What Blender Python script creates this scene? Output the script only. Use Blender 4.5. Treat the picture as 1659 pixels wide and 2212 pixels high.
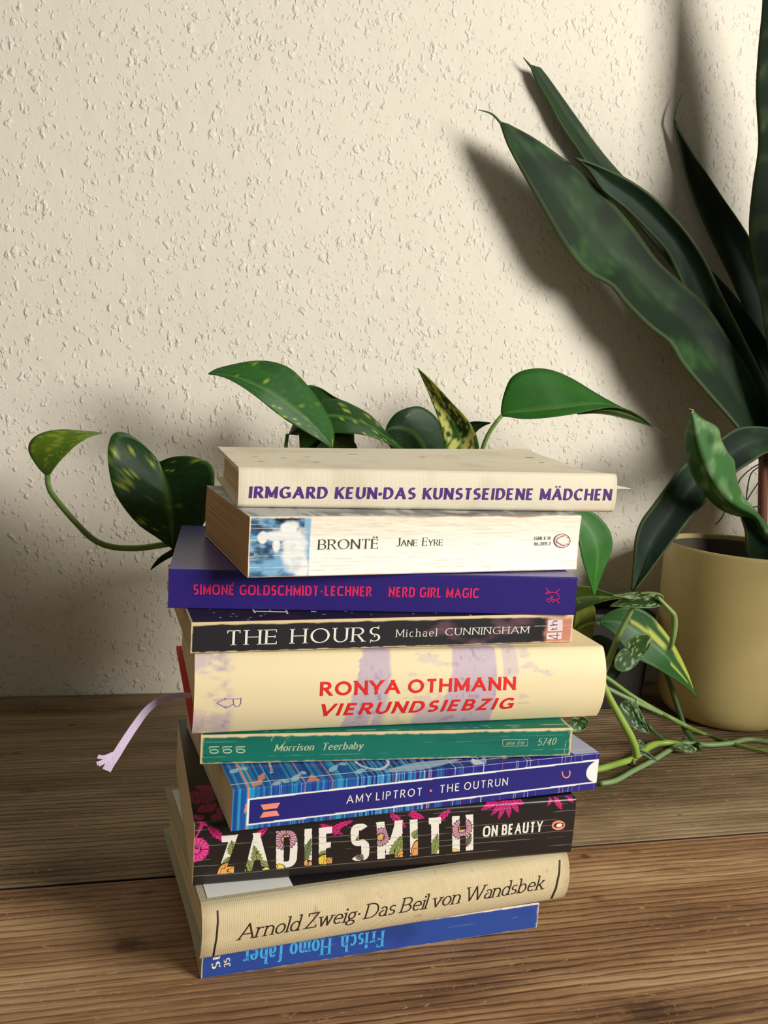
import bpy, math, random
import numpy as np
from mathutils import Matrix, Vector

# ---------------------------------------------------------------- scene, camera, light
for _o in list(bpy.data.objects): bpy.data.objects.remove(_o)
S = bpy.context.scene
COL = S.collection
F_PX, PITCH, ROLL, YAW, CAM_H = 1950.3, math.radians(8.157), math.radians(3.977), math.radians(15.346), 0.2820
CAMP = np.array([0, 0, CAM_H])
_f = np.array([math.sin(YAW)*math.cos(PITCH), math.cos(YAW)*math.cos(PITCH), -math.sin(PITCH)])
_r = np.array([math.cos(YAW), -math.sin(YAW), 0.0])
_u = np.cross(_r, _f)
CR = math.cos(ROLL)*_r + math.sin(ROLL)*_u
CU = math.cos(ROLL)*_u - math.sin(ROLL)*_r
cam_d = bpy.data.cameras.new('camera')
cam = bpy.data.objects.new('camera', cam_d); COL.objects.link(cam)
cam_d.sensor_fit = 'VERTICAL'; cam_d.sensor_height = 36.0; cam_d.lens = 36.0*F_PX/2212
cam_d.clip_start = 0.01
_m = Matrix.Identity(4)
for i in range(3):
    _m[i][0], _m[i][1], _m[i][2], _m[i][3] = CR[i], CU[i], -_f[i], CAMP[i]
cam.matrix_world = _m
S.camera = cam

S.view_settings.view_transform = 'Standard'
S.view_settings.look = 'None'
S.view_settings.gamma = 1.0
S.view_settings.use_curve_mapping = False
S.view_settings.exposure = 0.0

LIGHT_AZ, LIGHT_EL, LIGHT_DIST = math.radians(39), math.radians(19), 2.0
LIGHT_SIZE, LIGHT_POWER, LIGHT_COL = 0.72, 53.0, (1.0, 0.968, 0.905)
WORLD_COL, WORLD_STR = (1.0, 0.99, 0.86), 0.105
w = bpy.data.worlds.new('room_light'); S.world = w; w.use_nodes = True
_bg = w.node_tree.nodes['Background']
_bg.inputs[0].default_value = (*WORLD_COL, 1); _bg.inputs[1].default_value = WORLD_STR
_ld = bpy.data.lights.new('window_daylight', 'AREA'); _ld.shape = 'SQUARE'
_ld.size = LIGHT_SIZE; _ld.energy = LIGHT_POWER; _ld.color = LIGHT_COL
_lo = bpy.data.objects.new('window_daylight', _ld); COL.objects.link(_lo)
_L = Vector((math.sin(LIGHT_AZ)*math.cos(LIGHT_EL), -math.cos(LIGHT_AZ)*math.cos(LIGHT_EL), math.sin(LIGHT_EL)))
_lo.location = Vector((0.2, 0.6, 0.2)) + _L*LIGHT_DIST
_lo.rotation_euler = (-_L).to_track_quat('-Z', 'Y').to_euler()

# ---------------------------------------------------------------- helpers
def lin(c):
    c = np.asarray(c, float)/255.0
    return np.where(c <= 0.04045, c/12.92, ((c+0.055)/1.055)**2.4)
def ray(u, v):
    return _f + CR*(u-829.5)/F_PX - CU*(v-1106)/F_PX
def at(u, v, Y):
    """point at depth Y (distance along the wall's normal)"""
    d = ray(u, v); return CAMP + d*(Y/d[1])
def on_table(u, v, z=0.0):
    d = ray(u, v); return CAMP + d*((z-CAM_H)/d[2])
def hash2(ix, iy, seed):
    n = (ix.astype(np.int64)*374761393 + iy.astype(np.int64)*668265263 + seed*1442695041) & 0x7fffffff
    n = ((n ^ (n >> 13))*1274126177) & 0x7fffffff
    return ((n ^ (n >> 16)) & 0xffff)/65535.0
def vnoise(x, y, seed=0):
    x = np.asarray(x, float); y = np.asarray(y, float); x, y = np.broadcast_arrays(x, y)
    ix, iy = np.floor(x), np.floor(y); fx, fy = x-ix, y-iy
    fx = fx*fx*(3-2*fx); fy = fy*fy*(3-2*fy)
    a = hash2(ix, iy, seed); b = hash2(ix+1, iy, seed); c = hash2(ix, iy+1, seed); d = hash2(ix+1, iy+1, seed)
    return (a*(1-fx)+b*fx)*(1-fy) + (c*(1-fx)+d*fx)*fy
def fbm(x, y, seed=0, oct=4):
    s = 0; a = 0.5; t = 0
    for k in range(oct):
        s = s + a*vnoise(np.asarray(x)*2**k, np.asarray(y)*2**k, seed+k*17); t += a; a *= 0.5
    return s/t
def sstep(a, b, x): 
    t = np.clip((np.asarray(x, float)-a)/(b-a), 0, 1); return t*t*(3-2*t)
def mixc(c, d, m):
    return c*(1-m[..., None]) + np.asarray(d)*m[..., None]

def material(name, base=(200, 200, 200), rough=0.5, attr=False, bump=None, spec=0.5, trans=0.0, coat=0.0, sheen=0.0):
    """bump = (kind, scale, strength, distance)"""
    m = bpy.data.materials.new(name); m.use_nodes = True
    nt = m.node_tree; N = nt.nodes; L = nt.links; b = N['Principled BSDF']
    b.inputs['Roughness'].default_value = rough
    b.inputs['Specular IOR Level'].default_value = spec
    b.inputs['Coat Weight'].default_value = coat
    b.inputs['Coat Roughness'].default_value = 0.25
    colsock = None
    if attr:
        a = N.new('ShaderNodeAttribute'); a.attribute_name = 'print'
        colsock = a.outputs['Color']; L.new(colsock, b.inputs['Base Color'])
    else:
        c = lin(base); tc = N.new('ShaderNodeTexCoord'); nz = N.new('ShaderNodeTexNoise'); nz.inputs['Scale'].default_value = 90
        L.new(tc.outputs['Object'], nz.inputs['Vector'])
        mx = N.new('ShaderNodeMix'); mx.data_type = 'RGBA'
        mx.inputs[6].default_value = (*(c*0.93), 1); mx.inputs[7].default_value = (*np.minimum(c*1.05, 1), 1)
        L.new(nz.outputs['Fac'], mx.inputs[0]); colsock = mx.outputs[2]; L.new(colsock, b.inputs['Base Color'])
    if bump:
        kind, sc, st, di = bump
        tc = N.new('ShaderNodeTexCoord'); bp = N.new('ShaderNodeBump')
        bp.inputs['Strength'].default_value = st; bp.inputs['Distance'].default_value = di
        if kind == 'noise':
            t = N.new('ShaderNodeTexNoise'); t.inputs['Scale'].default_value = sc; t.inputs['Detail'].default_value = 4
            L.new(tc.outputs['Object'], t.inputs['Vector']); L.new(t.outputs['Fac'], bp.inputs['Height'])
        elif kind == 'linen':
            hs = []
            for dr in ('X', 'Z'):
                t = N.new('ShaderNodeTexWave'); t.bands_direction = dr; t.inputs['Scale'].default_value = sc
                t.inputs['Distortion'].default_value = 1.2; t.inputs['Detail'].default_value = 1; t.inputs['Detail Scale'].default_value = 3
                L.new(tc.outputs['Object'], t.inputs['Vector']); hs.append(t)
            ad = N.new('ShaderNodeMath'); ad.operation = 'ADD'
            L.new(hs[0].outputs['Fac'], ad.inputs[0]); L.new(hs[1].outputs['Fac'], ad.inputs[1])
            L.new(ad.outputs[0], bp.inputs['Height'])
        elif kind == 'pages':
            mp = N.new('ShaderNodeMapping'); mp.inputs['Scale'].default_value = (6, 6, sc)
            t = N.new('ShaderNodeTexNoise'); t.inputs['Scale'].default_value = 1; t.inputs['Detail'].default_value = 3
            L.new(tc.outputs['Object'], mp.inputs['Vector']); L.new(mp.outputs[0], t.inputs['Vector'])
            L.new(t.outputs['Fac'], bp.inputs['Height'])
            mx2 = N.new('ShaderNodeMix'); mx2.data_type = 'RGBA'; mx2.blend_type = 'MULTIPLY'
            rp = N.new('ShaderNodeValToRGB'); rp.color_ramp.elements[0].position = 0.30; rp.color_ramp.elements[0].color = (.55, .48, .38, 1)
            rp.color_ramp.elements[1].position = 0.52; rp.color_ramp.elements[1].color = (1, 1, 1, 1)
            L.new(t.outputs['Fac'], rp.inputs[0]); mx2.inputs[0].default_value = 1
            L.new(colsock, mx2.inputs[6]); L.new(rp.outputs[0], mx2.inputs[7]); L.new(mx2.outputs[2], b.inputs['Base Color'])
        L.new(bp.outputs[0], b.inputs['Normal'])
    if trans > 0:
        tr = N.new('ShaderNodeBsdfTranslucent'); ms = N.new('ShaderNodeMixShader'); ms.inputs[0].default_value = trans
        L.new(colsock, tr.inputs['Color']); L.new(b.outputs[0], ms.inputs[1]); L.new(tr.outputs[0], ms.inputs[2])
        L.new(ms.outputs[0], N['Material Output'].inputs['Surface'])
    return m

def mesh_obj(name, verts, faces, mat, parent=None, colors=None, smooth=False):
    me = bpy.data.meshes.new(name)
    me.from_pydata([tuple(map(float, v)) for v in verts], [], [tuple(int(i) for i in f) for f in faces])
    if colors is not None:
        a = me.attributes.new('print', 'FLOAT_COLOR', 'POINT')
        c = np.ones((len(verts), 4), np.float32); c[:, :3] = colors
        a.data.foreach_set('color', c.ravel())
    me.materials.append(mat)
    if smooth: me.polygons.foreach_set('use_smooth', [True]*len(me.polygons))
    me.update()
    o = bpy.data.objects.new(name, me); COL.objects.link(o)
    if parent: o.parent = parent
    return o
def empty(name, label, cat, M=None, group=None):
    o = bpy.data.objects.new(name, None); o.empty_display_size = 0.02; COL.objects.link(o)
    if M is not None: o.matrix_world = M
    o['label'] = label; o['category'] = cat
    if group: o['group'] = group
    return o
def grid_faces(n, m, off=0, flip=False):
    i = np.arange(n-1)[:, None]; j = np.arange(m-1)[None, :]
    a = off+i*m+j
    q = np.stack([a, a+m, a+m+1, a+1], -1).reshape(-1, 4)
    return q[:, ::-1] if flip else q
def catmull(P, n):
    P = np.asarray(P, float)
    if len(P) == 2: return P[0]+(P[1]-P[0])*np.linspace(0, 1, n)[:, None]
    Q = np.vstack([2*P[0]-P[1], P, 2*P[-1]-P[-2]]); out = []
    for i in range(len(P)-1):
        p0, p1, p2, p3 = Q[i:i+4]; t = np.linspace(0, 1, 12, endpoint=False)[:, None]
        out.append(0.5*(2*p1+(p2-p0)*t+(2*p0-5*p1+4*p2-p3)*t**2+(3*p1-p0-3*p2+p3)*t**3))
    out = np.vstack(out+[P[-1:]])
    d = np.r_[0, np.cumsum(np.linalg.norm(np.diff(out[:, :2], axis=0), axis=1))]
    s = np.linspace(0, d[-1], n)
    return np.stack([np.interp(s, d, out[:, k]) for k in range(P.shape[1])], -1)
def tube_mesh(pts, rad, sides=10, caps=True):
    P = np.asarray(pts, float); n = len(P); R = np.broadcast_to(np.asarray(rad, float), (n,)) if np.ndim(rad) < 1 or len(np.atleast_1d(rad)) != n else np.asarray(rad)
    T = np.gradient(P, axis=0); T /= np.linalg.norm(T, axis=1)[:, None]+1e-12
    nrm = np.cross(T[0], [0.3, 0.2, 0.93]); nrm /= np.linalg.norm(nrm)
    V = []
    for i in range(n):
        nrm = nrm-T[i]*(nrm@T[i]); nrm /= np.linalg.norm(nrm); bn = np.cross(T[i], nrm)
        for k in range(sides):
            a = 2*math.pi*k/sides; V.append(P[i]+R[i]*(math.cos(a)*nrm+math.sin(a)*bn))
    Fc = []
    for i in range(n-1):
        for k in range(sides):
            k2 = (k+1) % sides; Fc.append((i*sides+k, i*sides+k2, (i+1)*sides+k2, (i+1)*sides+k))
    if caps:
        Fc.append(tuple(range(sides))[::-1]); Fc.append(tuple((n-1)*sides+k for k in range(sides)))
    return V, Fc
def tube(name, pts, rad, mat, parent, n=None, sides=10):
    P = np.asarray(pts, float)
    if n: P = catmull3(P, n)
    if np.ndim(rad) == 1: rad = np.interp(np.linspace(0, 1, len(P)), np.linspace(0, 1, len(rad)), rad)
    V, Fc = tube_mesh(P, rad, sides)
    return mesh_obj(name, V, Fc, mat, parent, smooth=True)
def catmull3(P, n):
    P = np.asarray(P, float)
    Q = np.vstack([2*P[0]-P[1], P, 2*P[-1]-P[-2]]); out = []
    for i in range(len(P)-1):
        p0, p1, p2, p3 = Q[i:i+4]; t = np.linspace(0, 1, 12, endpoint=False)[:, None]
        out.append(0.5*(2*p1+(p2-p0)*t+(2*p0-5*p1+4*p2-p3)*t**2+(3*p1-p0-3*p2+p3)*t**3))
    out = np.vstack(out+[P[-1:]])
    d = np.r_[0, np.cumsum(np.linalg.norm(np.diff(out, axis=0), axis=1))]
    s = np.linspace(0, d[-1], n)
    return np.stack([np.interp(s, d, out[:, k]) for k in range(3)], -1)
def lathe(name, prof, center, mat, parent=None, seg=72, off=np.zeros(3)):
    V = []; Fc = []; n = len(prof)
    for k in range(seg):
        a = 2*math.pi*k/seg
        for (r, z) in prof: V.append((center[0]+r*math.cos(a), center[1]+r*math.sin(a), center[2]+z))
    for k in range(seg):
        k2 = (k+1) % seg
        for i in range(n-1): Fc.append((k*n+i, k2*n+i, k2*n+i+1, k*n+i+1))
    return mesh_obj(name, V, Fc, mat, parent, smooth=True)

# ---------------------------------------------------------------- lettering: skeleton alphabet drawn with a broad pen
GL = {}
def _g(ch, w, spec): GL[ch] = (w, spec)
_cap = {
'A': (.86, 'P0,0,.43,1 P.43,1,.86,0 P.16,.34,.70,.34'), 'B': (.6, 'P0,0,0,1 P0,1,.28,1 A.28,.76,.27,.24,90,-90 P.28,.52,0,.52 P.28,.52,.3,.52 A.3,.26,.3,.26,90,-90 P.3,0,0,0'),
'C': (.78, 'A.46,.5,.46,.5,48,312'), 'D': (.74, 'P0,0,0,1 P0,1,.28,1 A.28,.5,.46,.5,90,-90 P.28,0,0,0'),
'E': (.54, 'P0,0,0,1 P0,1,.52,1 P0,.52,.46,.52 P0,0,.54,0'), 'F': (.52, 'P0,0,0,1 P0,1,.52,1 P0,.5,.45,.5'),
'G': (.82, 'A.46,.5,.46,.5,48,330 P.52,.44,.82,.44 P.82,.44,.82,.1'), 'H': (.72, 'P0,0,0,1 P.72,0,.72,1 P0,.52,.72,.52'),
'I': (0, 'P0,0,0,1'), 'J': (.36, 'P.36,1,.36,.22 A.14,.22,.22,.24,0,-130'), 'K': (.64, 'P0,0,0,1 P.6,1,0,.4 P.2,.58,.64,0'),
'L': (.5, 'P0,0,0,1 P0,0,.5,0'), 'M': (.9, 'P0,0,0,1 P0,1,.45,.12 P.45,.12,.9,1 P.9,1,.9,0'), 'N': (.72, 'P0,0,0,1 P0,1,.72,0 P.72,0,.72,1'),
'O': (.94, 'A.47,.5,.47,.5,0,360'), 'P': (.56, 'P0,0,0,1 P0,1,.28,1 A.28,.74,.28,.26,90,-90 P.28,.48,0,.48'),
'R': (.62, 'P0,0,0,1 P0,1,.28,1 A.28,.75,.28,.25,90,-90 P.28,.5,0,.5 P.26,.5,.62,0'),
'S': (.56, 'A.29,.745,.25,.255,38,270 A.27,.25,.28,.25,90,-140'), 'T': (.64, 'P.32,0,.32,1 P0,1,.64,1'),
'U': (.68, 'P0,1,0,.34 A.34,.34,.34,.34,180,360 P.68,.34,.68,1'), 'V': (.8, 'P0,1,.4,0 P.4,0,.8,1'), 'W': (1.2, 'P0,1,.3,0 P.3,0,.6,1 P.6,1,.9,0 P.9,0,1.2,1'),
'X': (.7, 'P0,0,.7,1 P0,1,.7,0'), 'Y': (.74, 'P0,1,.37,.46 P.74,1,.37,.46 P.37,.46,.37,0'), 'Z': (.62, 'P0,1,.6,1 P.6,1,0,0 P0,0,.62,0'),
'a': (.42, 'A.21,.42,.2,.21,150,0 P.41,.42,.41,0 A.2,.19,.2,.19,75,345'), 'b': (.5, 'P0,0,0,1 A.24,.31,.25,.32,150,-150'), 'c': (.44, 'A.25,.315,.25,.315,50,310'),
'd': (.5, 'P.5,0,.5,1 A.26,.31,.25,.32,30,330'), 'e': (.5, 'P.02,.34,.49,.34 A.25,.315,.25,.315,0,315'), 'f': (.32, 'P.12,0,.12,.78 A.29,.78,.17,.22,180,60 P0,.63,.32,.63'),
'g': (.5, 'A.22,.4,.2,.22,0,360 A.24,-.1,.25,.17,0,360 P.12,.22,.12,.06 P.36,.58,.5,.64'), 'h': (.46, 'P0,0,0,1 A.23,.4,.23,.23,180,0 P.46,.4,.46,0'), 'i': (0, 'P0,0,0,.63 D0,.86'),
'k': (.48, 'P0,0,0,1 P.42,.63,0,.26 P.16,.38,.48,0'), 'l': (0, 'P0,0,0,1'), 'm': (.82, 'P0,0,0,.63 A.205,.4,.205,.23,180,0 P.41,.4,.41,0 A.615,.4,.205,.23,180,0 P.82,.4,.82,0'),
'n': (.45, 'P0,0,0,.63 A.225,.4,.225,.23,180,0 P.45,.4,.45,0'), 'o': (.52, 'A.26,.315,.26,.315,0,360'), 'r': (.32, 'P0,0,0,.63 A.2,.38,.2,.25,180,50'),
's': (.38, 'A.2,.47,.17,.16,35,270 A.18,.16,.19,.16,90,-140'), 't': (.3, 'P.12,.82,.12,.16 A.26,.16,.14,.16,180,290 P0,.63,.3,.63'), 'u': (.45, 'P0,.63,0,.23 A.225,.23,.225,.23,180,360 P.45,0,.45,.63'),
'v': (.5, 'P0,.63,.25,0 P.25,0,.5,.63'), 'w': (.76, 'P0,.63,.19,0 P.19,0,.38,.63 P.38,.63,.57,0 P.57,0,.76,.63'), 'y': (.5, 'P0,.63,.25,0 P.5,.63,.25,0 P.25,0,.12,-.26'), 'z': (.42, 'P0,.63,.4,.63 P.4,.63,0,0 P0,0,.42,0'),
'0': (.54, 'A.27,.5,.27,.5,0,360'), '1': (.2, 'P0,.78,.18,1 P.18,1,.18,0'), '2': (.54, 'A.27,.73,.26,.27,165,-35 P.47,.57,0,0 P0,0,.54,0'), '3': (.5, 'A.24,.76,.24,.24,150,-80 A.24,.27,.26,.27,85,-150'),
'4': (.58, 'P.42,0,.42,1 P.42,1,0,.28 P0,.28,.58,.28'), '5': (.54, 'P.5,1,.08,1 P.08,1,.05,.56 A.26,.31,.28,.31,130,-145'), '6': (.54, 'A.27,.3,.27,.3,0,360 A.42,.36,.42,.64,180,108'), '7': (.54, 'P0,1,.54,1 P.54,1,.16,0'),
'-': (.3, 'P0,.42,.3,.42'), '.': (0, 'D0,.06'), '\u00b7': (0, 'D0,.42'), '\u2018': (0, 'D0,.9'), '|': (0, 'P0,0,0,1'),
}
for k, (w_, s_) in _cap.items(): _g(k, w_, s_)
ACC = {'\u00c9': ('E', 'acute'), '\u00cb': ('E', 'uml'), '\u00c4': ('A', 'uml')}
def superarc(cx, cy, rx, ry, a0, a1, n, N=None):
    N = N or max(6, int(abs(a1-a0)/12)); t = np.radians(np.linspace(a0, a1, N+1)); c, s = np.cos(t), np.sin(t)
    return np.stack([cx+rx*np.sign(c)*np.abs(c)**(2/n), cy+ry*np.sign(s)*np.abs(s)**(2/n)], -1)
def glyph_quads(ch, st):
    """quads in glyph space (cap height 1), plus advance width"""
    acc = None
    if ch in ACC: ch, acc = ACC[ch]
    sc = 1.0
    if st.get('smallcaps') and ch.islower(): ch = ch.upper(); sc = 0.76
    w_, spec = GL[ch]; b, t = st['b'], st.get('t', st['b']); ang = math.radians(st.get('ang', 0)); wx = st.get('wx', 1.0); n = st.get('n', 2.0)
    sr = st.get('serif', 0); sth = st.get('st', t); hb = t/2
    b0, t0 = b, t
    def wid(d):
        th = math.atan2(d[1], d[0]); return math.sqrt((b*math.sin(th-ang))**2+(t*math.cos(th-ang))**2)
    tx = lambda p: (p[0]*wx, hb+p[1]*(1-2*hb) if not ch.islower() else p[1]*(1-hb)+hb*.5)
    quads = []; polys = []; segs = []
    for tok in spec.split():
        v = [float(q) for q in tok[1:].split(',')]
        if tok[0] == 'P':
            segs.append((tx(v[0:2]), tx(v[2:4]), v))
        elif tok[0] == 'A':
            A = superarc(*v, n); polys.append(np.array([tx(p) for p in A]))
        else:
            c = tx(v[:2]); r = max(b, .11)*.62
            for k in range(8):
                a1, a2 = k*math.pi/4, (k+1)*math.pi/4
                quads.append([c, (c[0]+r*math.cos(a1), c[1]+r*math.sin(a1)), (c[0]+r*math.cos((a1+a2)/2)*1.0, c[1]+r*math.sin((a1+a2)/2)), (c[0]+r*math.cos(a2), c[1]+r*math.sin(a2))])
    ends = {}
    for (p, q, v) in segs:
        steep = abs(q[1]-p[1]) > .5*math.hypot(q[0]-p[0], q[1]-p[1])
        for e, raw in ((p, v[0:2]), (q, v[2:4])): ends.setdefault((round(raw[0], 3), round(raw[1], 3)), []).append(steep)
    for A in polys:
        for e in (A[0], A[-1]): ends.setdefault(('arc', round(e[0], 2), round(e[1], 2)), []).append(False)
    for (p, q, v) in segs:
        p = np.array(p); q = np.array(q); d = q-p; L = np.linalg.norm(d); d = d/L; wd = wid(d)
        steep = abs(d[1]) > .5
        ext = hb/abs(d[1]) + (wd*abs(d[0]/d[1])*.5 if abs(d[0]) > .05 else 0) if steep else 0.0
        y0, y1 = min(p[1], q[1])-hb, max(p[1], q[1])+hb
        if abs(d[0]) > .12 and steep: wd *= st.get('diag', 1.0)
        nn = np.array([-d[1], d[0]])*wd/2
        if not steep: ext = 0 if len(ends[(round(v[0], 3), round(v[1], 3))]) > 1 else 0
        a = p-d*ext; c = q+d*ext; k = max(1, int(np.ceil(L/.12)))
        for i in range(k):
            e0 = a+(c-a)*i/k; e1 = a+(c-a)*(i+1)/k
            Q = [e0-nn, e1-nn, e1+nn, e0+nn]
            if steep: Q = clip_y(Q, y0, y1)
            if Q: quads.append([tuple(z) for z in Q])
        if sr > 0:
            for e, raw, s in ((p, v[0:2], -1), (q, v[2:4], 1)):
                fl = ends[(round(raw[0], 3), round(raw[1], 3))]
                up = raw[1] > .3
                if steep:
                    if not (abs(raw[1]) < .01 or abs(raw[1]-1) < .01 or abs(raw[1]-.63) < .01): continue
                    if sum(fl) > 1: continue
                    lo = -sr/2-wd/2; hi = sr/2+wd/2
                    if len(fl) > 1: hi = 0
                    if ch.islower() and up and ch in 'bdhiklnmru': hi = 0
                    yy = e[1]+hb-sth if up else e[1]-hb
                    xo = e[0]
                    quads.append([(xo+lo, yy), (xo+hi, yy), (xo+hi, yy+sth), (xo+lo, yy+sth)])
                elif len(fl) == 1 and ch in 'EFTLZ':
                    ll = .17; mid = .3 < raw[1] < .7
                    y_a, y_b = (e[1]-.1, e[1]+.1) if mid else ((e[1]-ll, e[1]+hb) if up else (e[1]-hb, e[1]+ll))
                    quads.append([(e[0]-sth*.6, y_a), (e[0]+sth*.6, y_a), (e[0]+sth*.6, y_b), (e[0]-sth*.6, y_b)])
    for A in polys:
        T = np.gradient(A, axis=0); T /= np.linalg.norm(T, axis=1)[:, None]+1e-9
        if np.allclose(A[0], A[-1], atol=1e-6): T[0] = T[-1] = (A[1]-A[-2])/np.linalg.norm(A[1]-A[-2])
        W = np.array([wid(d) for d in T]); Nn = np.stack([-T[:, 1], T[:, 0]], -1)*W[:, None]/2
        for i in range(len(A)-1):
            a_, b_, c_, d_ = tuple(A[i]-Nn[i]), tuple(A[i+1]-Nn[i+1]), tuple(A[i+1]+Nn[i+1]), tuple(A[i]+Nn[i])
            quads += [[a_, b_, c_], [a_, c_, d_]]
        if sr > 0 and ch in 'CGS' and True:
            for e, s in ((A[0], -1), (A[-1], 1)):
                if ch == 'G' and s == 1: continue
                yy = (e[1]-.02, e[1]+.2) if e[1] > .5 else (e[1]-.2, e[1]+.02)
                quads.append([(e[0]-sth*.5, yy[0]), (e[0]+sth*.6, yy[0]), (e[0]+sth*.6, yy[1]), (e[0]-sth*.5, yy[1])])
    cx = w_*wx/2
    if acc == 'acute': quads.append([(cx-.08, 1.07), (cx+.04, 1.07), (cx+.22, 1.27), (cx+.06, 1.27)])
    if acc == 'uml':
        for dx in (-.15, .15):
            r = .07; quads.append([(cx+dx-r, 1.09), (cx+dx+r, 1.09), (cx+dx+r, 1.09+2*r), (cx+dx-r, 1.09+2*r)])
    sl = st.get('slant', 0)
    out = [[((x+y*sl+b/2)*sc, y*sc) for (x, y) in Q] for Q in quads]
    return out, (w_*wx+b)*sc
def clip_y(Q, y0, y1):
    for (yy, sg) in ((y0, 1), (y1, -1)):
        R = []
        for i in range(len(Q)):
            p, q = np.asarray(Q[i]), np.asarray(Q[(i+1) % len(Q)]); a, b = sg*(p[1]-yy), sg*(q[1]-yy)
            if a >= 0: R.append(p)
            if a*b < 0: R.append(p+(q-p)*a/(a-b))
        Q = R
        if len(Q) < 3: return []
    return Q
def text_quads(txt, st):
    x = 0; out = []; tr = st.get('track', .14)
    for pos, ch in enumerate(txt):
        if pos and ch in 'TVY' and txt[pos-1] != ' ': x -= st.get('kern', .0)
        if ch == ' ': x += st.get('space', .3); continue
        q, adv = glyph_quads(ch, st)
        out += [[(px+x, py) for (px, py) in Q] for Q in q]
        x += adv+tr-(st.get('kern', .0) if ch in 'TVYLFP' else 0)
    return out, x-tr

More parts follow.
